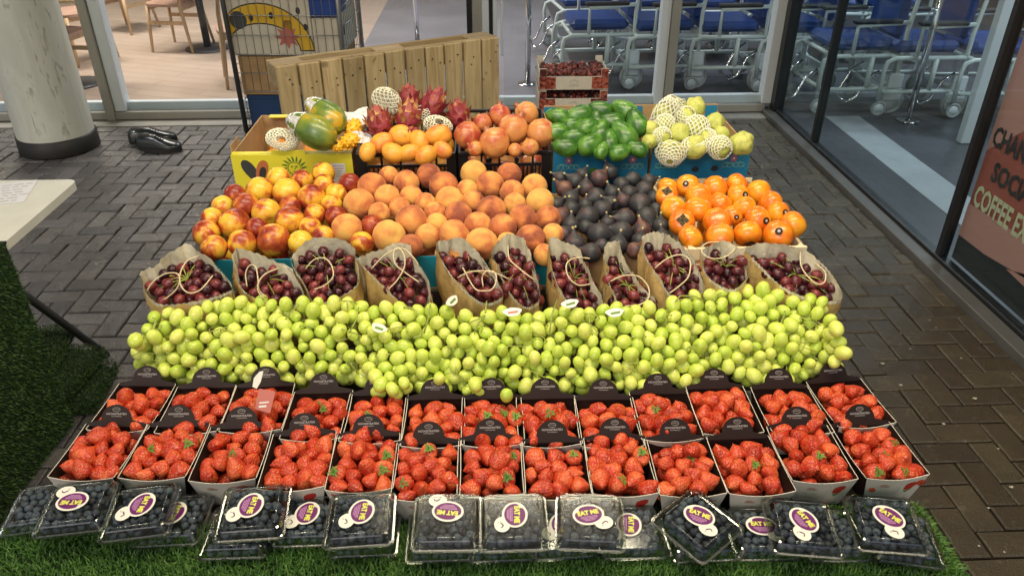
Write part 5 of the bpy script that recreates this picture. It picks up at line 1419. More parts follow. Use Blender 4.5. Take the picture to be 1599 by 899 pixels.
# black plastic crates
def plastic_crate(label, xa, xb, y0, d_, z0, h):
    t = empty('plastic_crate', ((xa+xb)/2, y0+d_/2, z0), label=label, cat='crate', group='black plastic crates in the top row'); w2, d2 = (xb-xa)/2, d_/2; e = .005
    k = MB(); k.box(-w2, w2, -d2, d2, 0, .004); k.build('floor_panel', M['black_plastic'], t)
    for s_, nm in ((-1, 'front_lattice'), (1, 'back_lattice')):
        k = MB(); y = s_*d2; ya, yb2 = min(y, y-s_*e), max(y, y-s_*e)
        k.box(-w2, w2, ya-.002, yb2+.002, h-.012, h, bev=.002); k.box(-w2, w2, ya, yb2, .0045, .03)
        k.box(-w2+.001, -w2+.028, ya, yb2, .0303, h-.0122); k.box(w2-.028, w2-.001, ya, yb2, .0303, h-.0122)
        for x in (-w2*.5, -w2*.12, w2*.25, w2*.6): k.box(x-.003, x+.003, ya, yb2, .0303, h-.0122)
        k.box(-w2+.0285, w2-.0285, ya+.0008, yb2-.0008, h-.045, h-.036)
        for i in range(18):
            x = -w2+.034+i*(2*w2-.068)/17; k.box(x-.0022, x+.0022, ya+.001, yb2-.001, .0302, h-.0452)
        k.build(nm, M['black_plastic'], t)
    for s_ in (-1, 1):
        k = MB(); x = s_*w2; xa_, xb2 = min(x, x-s_*e), max(x, x-s_*e)
        k.box(xa_, xb2, -d2+e+.0025, d2-e-.0025, h-.012, h); k.box(xa_, xb2, -d2+e+.0025, d2-e-.0025, .0045, .05)
        for i in range(20):
            yy = -d2+.015+i*(2*d2-.03)/19; k.box(xa_, xb2, yy-.003, yy+.003, .0502, h-.0122)
        k.build('side_lattice', M['black_plastic'], t)
    return t
plastic_crate('black plastic lattice crate of mangos beside the yellow papaya box', X2(556), X2(712), yq, .38, z0q, zq-z0q)
plastic_crate('black plastic lattice crate of pomegranates left of the avocados', X2(715), X2(862), yq, .40, z0q, zq-z0q)
def flower(k, cx, cz, s_=1.0):
    for i in range(6):
        a = 2*math.pi*i/6; k.disc((cx+.0075*s_*math.cos(a), cz+.0075*s_*math.sin(a)), .0035*s_, .0035*s_, .0004, 0, 10, Mf3)
    k.disc((cx, cz), .0035*s_, .0035*s_, .0007, 1, 10, Mf3)
M['flower_pink'] = plain('flower_print_pink', (.55,.12,.2), .5); M['scroll_green'] = plain('scroll_print', (.25,.5,.35), .5)
for lab, pa_, pb_, m_ in (('blue flower printed box of avocados in the top row', 866, 1019, 'box_blue'), ('blue flower printed box of guavas in foam nets at the top right', 1024, 1183, 'box_blue')):
    t, w2, d2, h = card_box('fruit_box', lab, X2(pa_, 243), X2(pb_, 243), yq, .36, z0q, zq-z0q-.002, m_, 'card', notch=[(.0,.06),(.28,.34),(.78,.90)] if pa_ > 1000 else [(.0,.08),(.55,.9)], group='blue flower printed boxes', hb=zq-z0q+.02)
    Mf3 = Matrix.Translation((0,-d2-.0006,0)) @ Matrix.Rotation(R(90), 4, 'X')
    for s_ in (-1, 1):
        k = MB(); flower(k, s_*(w2-.045), h-.028); k.build('flower_print', [M['flower_pink'], M['stk_white']], t)
    k = MB()
    for s_ in (-1, 1):
        cx = s_*(w2-.045)
        for j in range(4):
            ox = cx+(-.024+.016*j); k.tube([(ox+.009*math.cos(a), h-.048+.009*math.sin(a)*.8, .0004) for a in [2*math.pi*i/14 for i in range(14)]], .0008, 4, 0, True, Mf3)
        k.tube([(cx-.035,h-.06,.0004),(cx-.02,h-.038,.0004),(cx,h-.05,.0004),(cx+.02,h-.038,.0004),(cx+.035,h-.06,.0004)], .0009, 4, 0, False, Mf3)
    k.build('scroll_print', M['scroll_green'], t)
    k = MB()
    if pa_ > 1000:
        k.disc((-.012, h-.060), .011,.009, .0004, 0, 16, Mf3); k.disc((.045, h-.058), .011,.009, .0004, 0, 16, Mf3); k.build('dark_fruit_print', M['print_dark'], t)
    else:
        k.disc((-.022, h-.060), .012,.011, .0004, 0, 16, Mf3); k.build('lime_print', M['print_green'], t)
    k = MB()
    for s_ in (-1, 1): k.box(s_*(w2-.02)-.02, s_*(w2-.02)+.018, d2-.0065, d2-.0045, h-.03, h+.018)
    k.build('corner_tab', M['box_blue'], t)
    k = MB(); rr = random.Random(int(pa_))
    for i in range(120):
        x = rr.uniform(-w2+.008, w2-.008); y = rr.choice((rr.uniform(-d2+.01,-d2+.04), rr.uniform(d2-.05,d2-.01))); a = rr.uniform(0,3.1); l = .02
        z = h-.03+rr.uniform(-.02,.02); p = V((x,y,z)); q = V((math.cos(a), math.sin(a)*.4, rr.uniform(-.4,.4)))*l
        k.tube([p-q*.5, p+V((0,0,.005)), p+q*.5], .0012, 4)
    k.build('wood_wool', M['straw_fill'], t, kind='stuff')
# ================================================================== LOOSE FRUIT
def zc(o, s, l): return [(o[0]+a[0]/s, o[1]+a[1]/s, a[2]/s)+tuple(a[3:]) for a in l]
def mound(px, py, lo, hi, y0, y1): return lo+(hi-lo)*(y0-py)/(y0-y1)
def sphere_mesh(name, m, r, crease=True, dim=.12, seg=24, rings=16, extra=None):
    def fn(p):
        l = p.length or 1e-6; u = p/l; ang = math.atan2(u.y, u.x); ct = u.z
        k_ = 1.0
        if crease: k_ -= .07*math.exp(-(ang/.15)**2)*(1-ct*ct)**.5
        k_ -= dim*1.5*math.exp(-((1-ct)/.04))
        k_ -= dim*.3*math.exp(-((1+ct)/.02))
        return u*(r*k_)
    k = MB(); pr = [(r*math.sin(math.pi*i/rings), -r*math.cos(math.pi*i/rings)) for i in range(rings+1)]; pr[0] = (0,-r); pr[-1] = (0,r)
    k.lathe(pr, seg, 0, None, fn); return k.mesh(name, m)
PE = sphere_mesh('peach', M['peach'], 1.0); NE = sphere_mesh('nectarine', M['nectarine'], 1.0, True, .14)
A = zc((300,250), 5.62, [(565,285,118,'red and gold'),(770,180,100,'deep orange'),(830,250,118,'red and gold'),(960,190,90,'yellow'),(1020,335,118,'red blushed'),(415,310,70,'small yellow'),(310,395,80,'red topped'),(460,420,112,'yellow red'),(690,455,122,'yellow and red split'),(355,545,128,'yellow with red shoulder'),(215,520,75,'half hidden yellow'),(160,650,112,'yellow'),(190,750,110,'yellow with scarred red cheek'),(455,720,118,'bright yellow'),(725,690,138,'dark red'),(895,530,125,'red'),(870,400,75,'small orange'),(950,710,105,'yellow'),(550,600,80,'hidden dark red'),(1080,610,80,'yellow'),(1080,490,85,'red')])
A2 = zc((480,250), 5.62, [(120,140,95,'orange red'),(125,235,92,'smooth orange'),(240,310,82,'yellow'),(215,400,85,'yellow orange'),(235,490,78,'yellow'),(150,625,85,'orange'),(395,220,92,'yellow orange'),(490,725,100,'scarred red and yellow'),(500,575,90,'yellow green')])
Bq = zc((480,250), 5.62, [(465,380,132,'large pale'),(575,240,122,'red blushed'),(725,165,82,'small golden'),(885,185,108,'dark bruised'),(740,350,112,'golden red'),(930,345,95,'orange'),(915,500,132,'large pale golden'),(1075,180,105,'dark red'),(350,590,132,'large yellow green'),(725,650,138,'large creased orange'),(645,480,92,'half hidden orange'),(955,710,102,'orange'),(1060,660,105,'dark red'),(1090,430,80,'small orange'),(1100,530,75,'small red'),(790,430,75,'hidden')])
B2_ = zc((670,240), 5.29, [(375,170,106,'golden red'),(660,175,98,'dark red'),(490,270,113,'darkest red'),(845,285,102,'clear orange'),(690,340,98,'yellow'),(115,275,115,'pale golden'),(305,305,84,'dark red'),(145,395,113,'pale pink'),(370,410,90,'small golden'),(500,455,118,'golden'),(655,425,92,'orange and red'),(915,395,111,'clear orange'),(930,535,102,'bright yellow'),(740,540,112,'golden'),(230,520,112,'scarred'),(415,580,108,'golden'),(630,610,112,'yellow orange'),(830,720,122,'dark red'),(215,650,122,'red orange'),(465,745,132,'large orange'),(265,790,100,'half hidden orange'),(10,450,72,'small'),(935,690,75,'half hidden'),(915,800,70,'small yellow'),(690,700,80,'hidden')])
allf = []
for l, kd in ((A, 'n'), (A2, 'n'), (Bq, 'p'), (B2_, 'p')):
    for a in l:
        px, py, pr, ad = a; bl = mound(px, py, .862, .795, 395, 275); p = Pb(px, py, bl); r = pr*((p-CAM).dot(FW))/FPX
        allf.append([p, min(.043, max(.028, r*1.06)), px, py, kd, ad])
relax(allf, 10, .4)
grp = {'n': [], 'p': []}
for p, r, px, py, kd, ad in allf:
    o = inst('nectarine' if kd == 'n' else 'peach', NE if kd == 'n' else PE, None, p, rq(), r)
    grp[kd].append((o, px, py, ad))
label_rows(grp['n'], 'nectarine', 'of the nectarine pile', 20, 'nectarines at the left of the middle row', 'nectarine')
label_rows(grp['p'], 'peach', 'of the peach pile', 20, 'peaches in the middle row', 'peach')
# lower fill of the stone fruit boxes
under = []
for i in range(3):
    x0, x1 = xs_[i]+.04, xs_[i+1]-.04
    for a in range(3):
        for b in range(5):
            under.append([V((x0+(x1-x0)*a/2+rnd.uniform(-.008,.008), fy+.045+b*.07+rnd.uniform(-.006,.006), .8805+.042)), .034, i, a, b])
for p, r, i, a, b in under:
    inst('nectarine' if i == 0 else 'peach', NE if i == 0 else PE, None, p, rq(), r, label=('nectarine' if i == 0 else 'peach')+' in the bottom layer, '+['left','middle','right'][a]+' column, '+['front','second','third','fourth','rear'][b]+' place, '+['leftmost','middle','rightmost'][i]+' blue box', cat='nectarine' if i == 0 else 'peach', group='bottom layer of stone fruit')
# ---- figs
def fig_mesh(seed):
    rr = random.Random(seed); pr = [(0,-1),(.35,-.95),(.72,-.68),(.95,-.25),(1,.05),(.9,.38),(.62,.72),(.34,.98),(.2,1.2),(.14,1.38),(0,1.42)]
    k = MB(); bx = rr.uniform(-.12,.12)
    k.lathe(pr, 20, 0, None, lambda p: p*(1+.03*math.cos(9*math.atan2(p.y,p.x)))+V((bx*max(0,p.z)**2,0,0)))
    k.lathe([(.13,1.3),(.12,1.5),(.15,1.62),(0,1.66)], 10, 1, Matrix.Translation((bx*1.9,0,0))); return k.mesh('fig', [M['fig'], M['fig_stem']])
FG = [fig_mesh(i) for i in range(3)]
F = zc((860,240), 5.29, [(400,205,75,'pale brown pointed',60),(490,150,65,'upright dark',100),(200,225,72,'',160),(110,290,72,'',120),(290,290,72,'',80),(375,350,82,'round',200),(160,390,78,'',40),(590,260,68,'',250),(500,330,68,'',90),(640,325,68,'',30),(770,300,75,'',240),(720,410,95,'spotted brown',265),(170,445,72,'',80),(110,525,78,'',60),(320,510,92,'large',200),(270,440,62,'green tinged',80),(430,455,82,'',10),(515,415,66,'',160),(610,540,88,'',180),(800,530,88,'reddish',290),(850,455,60,'',270),(150,590,72,'',90),(130,660,72,'',30),(200,740,86,'large',80),(320,810,84,'',180),(305,610,62,'reddish',0),(390,670,98,'red brown',-12),(590,640,92,'large',170),(470,575,62,'',100),(560,760,82,'',60),(740,640,78,'',120),(900,600,72,'',70),(670,780,70,'',40),(690,215,66,'cut open reddish',200),(790,225,62,'',30),(95,205,60,'',150),(250,180,55,'',60),(600,400,64,'',120),(840,370,62,'',200),(920,670,60,'',90),(440,740,60,'',200),(60,420,60,'',10),(730,720,70,'',60)])
fl_ = []
for px, py, pr, ad, an in F:
    p = Pb(px, py, mound(px, py, .866, .808, 395, 280)); r = pr*((p-CAM).dot(FW))/FPX*1.03; fl_.append([p, r, px, py, ad, an])
relax(fl_, 8, .3); gl = []
for p, r, px, py, ad, an in fl_:
    o = inst('fig', rnd.choice(FG), None, p, axisq(an+rnd.uniform(-15,15), rnd.uniform(0,.5)), r); gl.append((o, px, py, ad or 'dark purple'))
label_rows(gl, 'fig', 'of the fig box', 17, 'figs in the middle row', 'fig')
for a in range(4):
    for b in range(6):
        inst('fig', rnd.choice(FG), None, (xa+.035+a*(xb_-xa-.07)/3, fy+.04+b*.058, .8805+.045), rq(), .023, label='dark fig in the bottom layer, %s column, %s place' % (ORD[a+1], ORD[b+1]), cat='fig', group='bottom layer of figs')
# ---- persimmons
pr = [(0,-.80),(.4,-.78),(.78,-.58),(.97,-.2),(1,.1),(.9,.45),(.62,.68),(.3,.74),(0,.70)]
k = MB(); k.lathe(smoothpoly(pr, 2, False), 24, 0, None, lambda p: V((p.x*(1-.03*abs(math.cos(2*math.atan2(p.y,p.x)))), p.y*(1-.03*abs(math.cos(2*math.atan2(p.y,p.x)))), p.z)))
PS = k.mesh('persimmon', M['persimmon'])
k = MB()
for i in range(4):
    a = math.pi/2*i; c, s_ = math.cos(a), math.sin(a); sd = V((-s_, c, 0))
    k.add([V((0,0,.73)), V((c*.25,s_*.25,.77))+sd*.22, V((c*.5,s_*.5,.80)), V((c*.25,s_*.25,.77))-sd*.22], [(0,3,2,1)], 0, True)
k.tube([(0,0,.7),(0,0,.84)], .06, 8); CX = k.mesh('calyx', M['calyx'])
k = MB(); k.lathe([(0,1.012),(.2,.995),(.24,.982)], 16); k.lathe([(0,1.018),(.10,1.010)], 12, 1); SK = k.mesh('sticker', [M['card_black'], M['print_grey']])
Pl = zc((1020,260), 5.99, [(150,210,92,'',0),(140,275,105,'dimpled',2),(190,375,116,'',0),(340,210,112,'stickered',1),(430,270,122,'',0),(425,390,128,'large',0),(575,220,122,'',0),(785,170,102,'',0),(800,275,114,'stickered',1),(610,350,112,'',0),(740,455,96,'doubly stickered',1),(840,400,112,'stickered',1),(1000,270,118,'',0),(1080,335,112,'',0),(955,480,130,'oval stickered',1),(1170,440,112,'stickered',1),(1270,525,122,'',0),(1175,625,138,'wide stickered',1),(275,540,122,'dark topped',3),(340,650,118,'',0),(615,525,132,'',0),(620,625,130,'',0),(880,625,130,'yellowish',4)])
pl_ = []
for px, py, pr_, ad, md in Pl:
    p = Pb(px, py, mound(px, py, .842, .790, 385, 285)); r = pr_*((p-CAM).dot(FW))/FPX; pl_.append([p, r*1.04, px, py, ad, md])
relax(pl_, 8, .15); gl = []
vd = -FW
for p, r, px, py, ad, md in pl_:
    if md == 3: q = (vd+V((-.15,0,.25))).to_track_quat('Z','Y')
    elif md == 2: q = (vd+V((-.2,.3,.5))).to_track_quat('Z','Y')
    elif md == 4: q = (vd+V((.1,0,-1.2))).to_track_quat('Z','Y')
    else: q = V((rnd.uniform(-1,1), rnd.uniform(-.3,1), rnd.uniform(-1,-.2))).to_track_quat('Z','Y')
    o = inst('persimmon', PS, None, p, q, r)
    inst('calyx', CX, o)
    if md == 1:
        d_ = q.inverted() @ (vd+V((rnd.uniform(-.5,.5), 0, rnd.uniform(-.45,.35)))).normalized(); inst('sticker', SK, o, (0,0,0), d_.to_track_quat('Z','Y'))
    gl.append((o, px, py, ad or 'glossy orange'))
label_rows(gl, 'persimmon', 'of the wood crate', 18, 'persimmons in the wood crate', 'persimmon')
px0, px1 = atz(1074,386,zp).x+.04, atz(1262,386,zp).x-.04
for a in range(3):
    for b in range(5):
        o = inst('persimmon', PS, None, (px0+(px1-px0)*a/2, yp+.045+b*.068, .8805+.035), rq(), .034, label='orange persimmon in the bottom layer, %s column, %s place' % (ORD[a+1], ORD[b+1]), cat='persimmon', group='bottom layer of persimmons'); inst('calyx', CX, o)
# ---- top row fruit
def mt(py): return mound(0, py, .755, .667, 245, 160)
def place(name, me, l, what, where, group, cat, org, s, rs=1.0, kids=None, band=14, rmul=(1,1,1), rl=.2):
    L_ = []
    for a in l:
        px, py, pr = org[0]+a[0]/s, org[1]+a[1]/s, a[2]/s
        p = Pb(px, py, mt(py)); r = pr*((p-CAM).dot(FW))/FPX*rs; L_.append([p, r, px, py, a[3] if len(a) > 3 else '', a[4] if len(a) > 4 else None])
    relax(L_, 8, rl); out = []
    for p, r, px, py, ad, an in L_:
        q = rq() if an is None else axisq(an, .15, rnd.uniform(0,6))
        mm = rnd.choice(me) if isinstance(me, list) else me
        o = inst(name, mm, None, p, q, r)
        if kids: kids(o)
        out.append((o, px, py, ad))
    label_rows(out, what, where, band, group, cat); return out
# pomegranates (+z is the crown)
k = MB(); k.lathe([(r*1.0, z) for r, z in [(0,-.96),(.4,-.9),(.75,-.65),(.97,-.2),(1,.1),(.86,.52),(.55,.82),(.25,.96),(0,1.0)]], 24, 0, None, lambda p: V((p.x, p.y, p.z))*(1+.025*math.cos(6*math.atan2(p.y, p.x))))
POM = k.mesh('pomegranate', M['pomegranate'])
k = MB()
for i in range(6):
    a = 2*math.pi*i/6; c, s_ = math.cos(a), math.sin(a); sd = V((-s_, c, 0))*.11
    b0, b1, tp = V((c*.2,s_*.2,.92)), V((c*.19,s_*.19,1.18)), V((c*.36,s_*.36,1.38))
    k.add([b0-sd, b0+sd, b1+sd*.8, b1-sd*.8, tp], [(0,1,2,3),(3,2,4)], 0, True); k.add([(b0-sd)*.96, (b0+sd)*.96, (b1+sd*.8)*.96, (b1-sd*.8)*.96, tp*.97], [(3,2,1,0),(4,2,3)], 0, True)
k.lathe([(.2,.93),(.19,1.12),(.1,1.0),(0,.98)], 12); CRN = k.mesh('crown', m_blotch('crown_skin', [(.5,.2,.1),(.35,.14,.06),(.2,.08,.04)], 8, .6))
place('pomegranate', POM, [(245,370,98,'crown up',85),(430,400,110,'crown up left',120),(520,345,110,'crown up right',60),(720,350,102,'crown lower right',-30),(640,215,86,'crown upper left',140),(455,235,80,'crown up at the back',90),(325,285,68,'small red',60),(290,445,55,'half hidden',150),(665,450,62,'half hidden',200),(560,470,50,'hidden',20)], 'pomegranate', 'of the black crate', 'pomegranates in the black crate', 'pomegranate', (680,130), 4.494, kids=lambda o: inst('crown', CRN, o), band=13)
# mangos
def ell(name, m, a, b, c, bend=0, seg=22, rings=16, taper=0):
    k = MB(); k.ball((0,0,0), 1, seg, rings, 0, (1,1,1), lambda p: V((p.x*a*(1-taper*p.z), p.y*b*(1-taper*p.z), p.z*c))+V((bend*p.z*p.z,0,0))); return k.mesh(name, m)
MG = ell('mango', M['mango'], .92, .82, 1.12, .08)
place('mango', MG, [(1255,385,78,'',170),(1470,385,80,'stickered',15),(1110,440,72,'',20),(1215,470,72,'',160),(1375,430,72,'orange',120),(1400,475,70,'',30),(1030,470,60,'',70),(1510,470,60,'',150),(1300,470,66,'middle',10)], 'yellow mango', 'of the mango crate', 'mangos in the black crate', 'mango', (350,130), 4.494, 1.08, band=8)
place('mango', MG, [(45,378,66,'reddish',20)], 'yellow mango at the crate divide', 'of the mango crate edge', 'mangos in the black crate', 'mango', (680,130), 4.494)
# yellow spiky fruit
k = MB(); k.ball((0,0,0), 1, 18, 12, 0, (.8,.8,1.1))
for i in range(46):
    t_ = i/45; z = 1-2*t_; ph = i*2.39996; r_ = math.sqrt(max(0,1-z*z)); n_ = V((r_*math.cos(ph)*.8, r_*math.sin(ph)*.8, z*1.1)); d_ = n_.normalized(); q = d_.to_track_quat('Z','Y').to_matrix().to_4x4()
    k.lathe([(.17,-.05),(.09,.09),(0,.2)], 7, 0, Matrix.Translation(n_) @ q)
YP = k.mesh('yellow_pitahaya', M['pitahaya'])
place('spiky_fruit', YP, [(905,320,66,'upper',60),(865,410,62,'lower',10),(800,430,50,'half hidden',150)], 'spiky yellow fruit', 'beside the papayas', 'spiky yellow fruit', 'fruit', (350,130), 4.494, band=6)
# dragon fruit
k = MB(); k.ball((0,0,0), 1, 20, 14, 0, (.82,.82,1.05)); DRB = k.mesh('dragon_fruit', M['dragon'])
k = MB(); rr = random.Random(4)
for i in range(34):
    t_ = (i+.5)/34; z = 1-1.9*t_; ph = i*2.39996; r_ = math.sqrt(max(0,1-z*z)); n_ = V((r_*math.cos(ph)*.82, r_*math.sin(ph)*.82, z*1.05)); d_ = n_.normalized()
    tang = (V((0,0,1))-d_*d_.z); tang = tang.normalized() if tang.length > .05 else V((1,0,0)); sd = d_.cross(tang)*rr.uniform(.17,.24); l = rr.uniform(.45,.72)
    a0, a1, a2, a3 = n_*.98-tang*.12, n_*1.06+tang*l*.35, n_*1.08+tang*l*.7+d_*.12, n_*1.05+tang*l+d_*rr.uniform(.22,.42)
    k.add([a0-sd, a0+sd, a1+sd*.9, a1-sd*.9, a2+sd*.5, a2-sd*.5, a3], [(0,1,2,3),(3,2,4,5),(5,4,6)], 0, True)
DRS = k.mesh('scales', M['dragon_scale'])
place('dragon_fruit', DRB, [(1095,285,96,'leftmost large',110),(1330,245,98,'large middle',80),(1405,185,98,'upper right',60),(1310,110,72,'topmost',95),(1290,330,60,'lower',20)], 'scaly red dragon fruit', 'above the mangos', 'dragon fruit', 'dragon fruit', (350,130), 4.494, 1.1, kids=lambda o: inst('scales', DRS, o), band=10, rl=.35)
place('dragon_fruit', DRB, [(165,225,88,'lone',100)], 'scaly red dragon fruit nearest the pomegranates', 'at the crate divide', 'dragon fruit', 'dragon fruit', (680,130), 4.494, kids=lambda o: inst('scales', DRS, o))
# papayas
k = MB(); k.lathe(smoothpoly([(0,-1.5),(.45,-1.38),(.8,-1.0),(.98,-.4),(.95,.2),(.75,.9),(.5,1.4),(.22,1.62),(0,1.66)], 2, False), 24, 0, None, lambda p: p*(1+.015*math.cos(5*math.atan2(p.y,p.x)))+V((.05*p.z*p.z,0,0))); PAP = k.mesh('papaya', M['papaya'])
k = MB(); k.lathe([(.82,.75),(.6,1.26),(.40,1.56),(.2,1.72),(0,1.76)], 20, 0, None, lambda p: p*(1+.02*noise.noise(p*5))+V((.05*p.z*p.z,0,0))); WRP = k.mesh('film_wrap', M['film'])
k = MB(); k.lathe([(.10,-1.5),(.09,-1.6),(0,-1.62)], 10, 0); PST = k.mesh('stem_scar', M['calyx'])
for px, py, an, sc_, lb in ((490,204,152,.047,'long green papaya lying in front in the yellow box, film on its tip'),(511,181,140,.043,'shorter green and yellow papaya behind the other in the yellow box')):
    p = Pb(px, py, mt(py)-.015); o = inst('papaya', PAP, None, p, axisq(an, .1), sc_, label=lb, cat='papaya', group='papayas in the yellow box'); inst('film_wrap', WRP, o); inst('stem_scar', PST, o)
# avocados
k = MB(); k.lathe(smoothpoly([(0,-1.05),(.4,-.98),(.74,-.70),(.90,-.2),(.86,.3),(.72,.75),(.54,1.1),(.34,1.34),(.12,1.46),(0,1.48)], 2, False), 22); k.lathe([(.07,1.44),(.06,1.52),(0,1.54)], 8, 1); AV = k.mesh('avocado', [M['avocado'], M['calyx']])
place('avocado', AV, [(885,245,68,'',170),(1020,240,76,'pale',200),(1175,205,72,'',170),(1225,268,74,'lengthwise',178),(1345,205,76,'',150),(1405,295,84,'upright',110),(880,345,74,'',190),(1060,315,70,'',20),(985,378,66,'',190),(1150,360,76,'long necked',70),(935,440,72,'',175),(1090,432,78,'curved',30),(1300,385,92,'large diagonal',125),(1235,420,70,'',90),(1265,465,64,'',10),(1425,465,62,'',160),(1150,460,55,'',60),(960,300,60,'hidden',10),(1130,280,60,'hidden',90)], 'glossy green avocado', 'of the blue box', 'avocados in the blue box', 'avocado', (680,130), 4.494, 1.05, band=9, rl=.15)
# guavas and foam nets
def guava(seed):
    off = V((seed*3.1,0,0)); k = MB(); k.ball((0,0,0), 1, 22, 16, 0, (1,1,1), lambda p: p*.93*(1+.17*noise.noise(p*1.9+off))); return k.mesh('guava', M['guava'])
GV = [guava(i) for i in range(3)]
def net(seed, frac0, frac1, rad=1.06, m=22, rows=12, fold=0):
    rr = random.Random(seed); k = MB(); pt = {}
    for j in range(rows+1):
        for i in range(m):
            if (i+j) % 2: continue
            th = math.pi*(frac0+(frac1-frac0)*j/rows); ph = 2*math.pi*i/m
            rd = rad*(1+.05*noise.noise(V((i*.4, j*.4, seed)))+fold*max(0, j/rows-.7))
            pt[(i,j)] = V((rd*math.sin(th)*math.cos(ph), rd*math.sin(th)*math.sin(ph), -rd*math.cos(th)-fold*.0))
    for (i, j), p in pt.items():
        for di in (-1, 1):
            q = pt.get(((i+di) % m, j+1))
            if q is not None: k.tube([p, (p+q)/2*1.03, q], .045, 5, 0, False, None, False)
    return k.mesh('foam_net', M['foam'])
NT = [net(1,.12,.62), net(2,.2,.8,1.07), net(3,.08,.5,1.05,20,10,.5), net(4,.1,.9,1.06,24,14)]
def gk(o): 
    if rnd.random() < .55: 
        c = inst('foam_net', rnd.choice(NT), o, (0,0,0), rq())
place('guava', GV, [(165,320,58,'yellowish'),(160,405,55,'yellowish'),(330,155,66,''),(465,175,78,'bare green'),(415,245,70,''),(360,345,78,''),(470,320,86,''),(620,285,72,'bare'),(640,440,78,''),(480,440,92,''),(795,425,92,'large'),(305,485,92,'red stickered'),(235,370,62,''),(640,350,62,''),(250,220,74,''),(270,290,70,''),(560,380,60,'')], 'pale green guava', 'of the top right box', 'guavas in the top right box', 'guava', (980,130), 4.494, kids=gk, band=9, rl=.15)
def loose_net(px, py, s_, sc3, lb, me, rot):
    p = Pb(px, py, mt(py)); o = inst('foam_sleeve', me, None, p, Euler(rot), (s_*sc3[0]*.78, s_*sc3[1]*.78, s_*sc3[2]*.78), label=lb, cat='foam net', group='loose foam nets on the fruit')
for a in [(1037,180,.05,(.8,.7,1.5),'tall upright white foam net at the back left of the guavas',3,(.2,.35,0)),(1086,228,.046,(1.05,.7,.9),'folded white foam net lying at the front of the guavas',3,(1.4,0,.1)),(1090,200,.042,(1,.8,1),'open fringed foam net in the middle of the guavas',0,(-.5,.2,0)),
          (604,158,.045,(1.2,.5,1.1),'white foam net left of the topmost dragon fruit',3,(.3,.7,0)),(441,218,.045,(1.2,.8,.6),'flattened foam net at the left end of the yellow box',3,(1.2,.2,0)),(684,196,.045,(1.1,.7,.9),'foam net between the dragon fruit and the pomegranates',3,(.9,.3,0)),(660,178,.034,(1,.7,.9),'small foam net behind the dragon fruit',1,(.2,0,.4))]:
    loose_net(a[0], a[1], a[2], a[3], a[4], NT[a[5]], a[6])
def tissue(px, py, s_, lb, seed, rot):
    k = MB(); n = 14; vs = []
    for i in range(n+1):
        for j in range(n+1):
            x, y = (i/n-.5)*2, (j/n-.5)*2; vs.append((x*s_, y*s_*.7, s_*.45*noise.noise(V((x*1.6, y*1.6, seed)))+s_*.1*noise.noise(V((x*6,y*6,seed)))))
    k.add(vs, [(i*(n+1)+j, (i+1)*(n+1)+j, (i+1)*(n+1)+j+1, i*(n+1)+j+1) for i in range(n) for j in range(n)], 0, True)
    k.build('tissue_paper', M['paper'], None, Pb(px, py, mt(py)+.005), Euler(rot), label=lb, cat='tissue paper')
tissue(553, 185, .045, 'crumpled pale tissue paper behind the spiky yellow fruit', 1, (.4,0,.3))
tissue(568, 216, .034, 'crumpled tissue paper between the papaya box and the mangos', 5, (.7,.2,1.0))
# bed that the top row fruit rests on (lower fruit layer in each box)
LY = [('mango', MG, 556, 712, .040, 3, 4, 'yellow mango', 'mango'), ('pomegranate', POM, 715, 862, .040, 3, 4, 'pomegranate', 'pomegranate'), ('avocado', AV, 866, 1019, .036, 4, 4, 'green avocado', 'avocado'), ('guava', GV[0], 1024, 1183, .038, 3, 4, 'pale guava', 'guava'), ('mango', MG, 372, 548, .038, 3, 4, 'yellow mango', 'mango')]
for nm, me, pa_, pb_, r, na, nb_, what, cat in LY:
    xa_, xb2 = X2(pa_)+.045, X2(pb_)-.045
    for lay in range(2):
        for a in range(na):
            for b in range(nb_):
                q = axisq(rnd.uniform(0,180), 0) if nm in ('mango','avocado') else rq()
                o = inst(nm, me, None, (xa_+(xb2-xa_)*a/(na-1)+rnd.uniform(-.005,.005), yq+.055+b*.082+rnd.uniform(-.006,.006), z0q+.045+lay*.066), q, r*.92,
                     label='%s in the %s hidden layer, %s column, %s place%s' % (what, ['bottom','upper'][lay], ORD[a+1], ORD[b+1], ' of the papaya box' if pa_ == 372 else ''), cat=cat, group='lower layers of '+what+'s'+(' in the papaya box' if pa_ == 372 else ''))
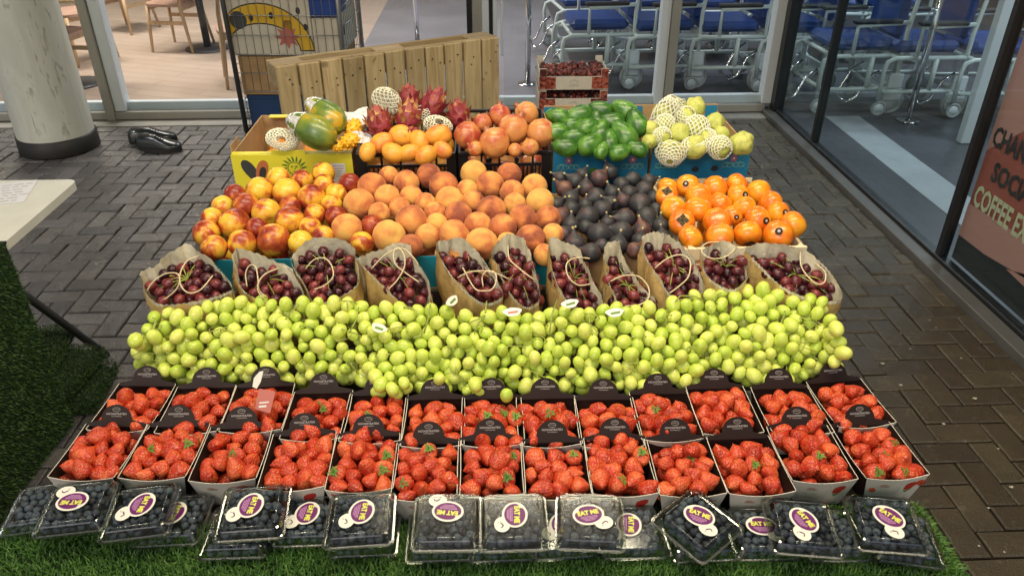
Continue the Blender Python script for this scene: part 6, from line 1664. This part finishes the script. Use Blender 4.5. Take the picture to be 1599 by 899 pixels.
# ================================================================== LIGHT
w = bpy.data.worlds.new('World'); sc.world = w; w.use_nodes = True; nt = w.node_tree
bg = nt.nodes['Background']; sk = nt.nodes.new('ShaderNodeTexSky'); sk.sky_type = 'NISHITA'; sk.sun_disc = False
SUN_EL, SUN_AZ = R(34), R(200)
sk.sun_elevation = SUN_EL; sk.sun_rotation = SUN_AZ; sk.air_density = 1.0; sk.dust_density = 2.0
nt.links.new(sk.outputs[0], bg.inputs[0]); bg.inputs[1].default_value = .075
sl_ = bpy.data.lights.new('sun', 'SUN'); sl_.energy = .6; sl_.angle = R(14); sl_.color = (1,.95,.86)
so = bpy.data.objects.new('sun', sl_); COL.objects.link(so)
dv = V((math.sin(SUN_AZ)*math.cos(SUN_EL), math.cos(SUN_AZ)*math.cos(SUN_EL), math.sin(SUN_EL)))
so.rotation_euler = dv.to_track_quat('Z', 'Y').to_euler()
def area(name, loc, sx, sy, e, col, rot=(0,0,0)):
    l = bpy.data.lights.new(name, 'AREA'); l.shape = 'RECTANGLE'; l.size = sx; l.size_y = sy; l.energy = e; l.color = col
    o = bpy.data.objects.new(name, l); COL.objects.link(o); o.location = loc; o.rotation_euler = rot; return o
WARM = (1,.86,.62)
area('canopy_lamp', (-.5, 1.15, 3.0), 1.3, .12, 33, WARM, (R(4),0,0))
area('canopy_lamp', (.9, 1.15, 3.0), 1.3, .12, 33, WARM, (R(4),0,0))
area('canopy_lamp', (0.1, 2.7, 3.0), 1.3, .12, 22, WARM)
area('canopy_lamp', (-4.0, 3.4, 3.05), .12, 1.2, 34, (.95,.95,.95))
for x, y, e, c in ((-4.2, 8.2, 150, (1,.88,.74)), (-2.2, 7.2, 90, (1,.88,.78)), (-.3, 8.6, 60, (.95,.93,1)), (2.2, 8.0, 55, (.86,.93,1)), (4.6, 6.6, 75, (.86,.93,1)), (4.4, 3.6, 70, (.88,.94,1))):
    area('ceiling_lamp', (x, y, SOFF-.06), 1.4, .5, e, c)
vs_ = sc.view_settings; vs_.view_transform = 'Standard'; vs_.look = 'None'; vs_.exposure = 0.0; vs_.gamma = 1
sc.render.engine = 'CYCLES'; cy = sc.cycles
cy.max_bounces = 7; cy.diffuse_bounces = 3; cy.glossy_bounces = 3; cy.transmission_bounces = 2; cy.transparent_max_bounces = 24
cy.caustics_reflective = False; cy.caustics_refractive = False; cy.use_denoising = True; cy.sample_clamp_indirect = 4
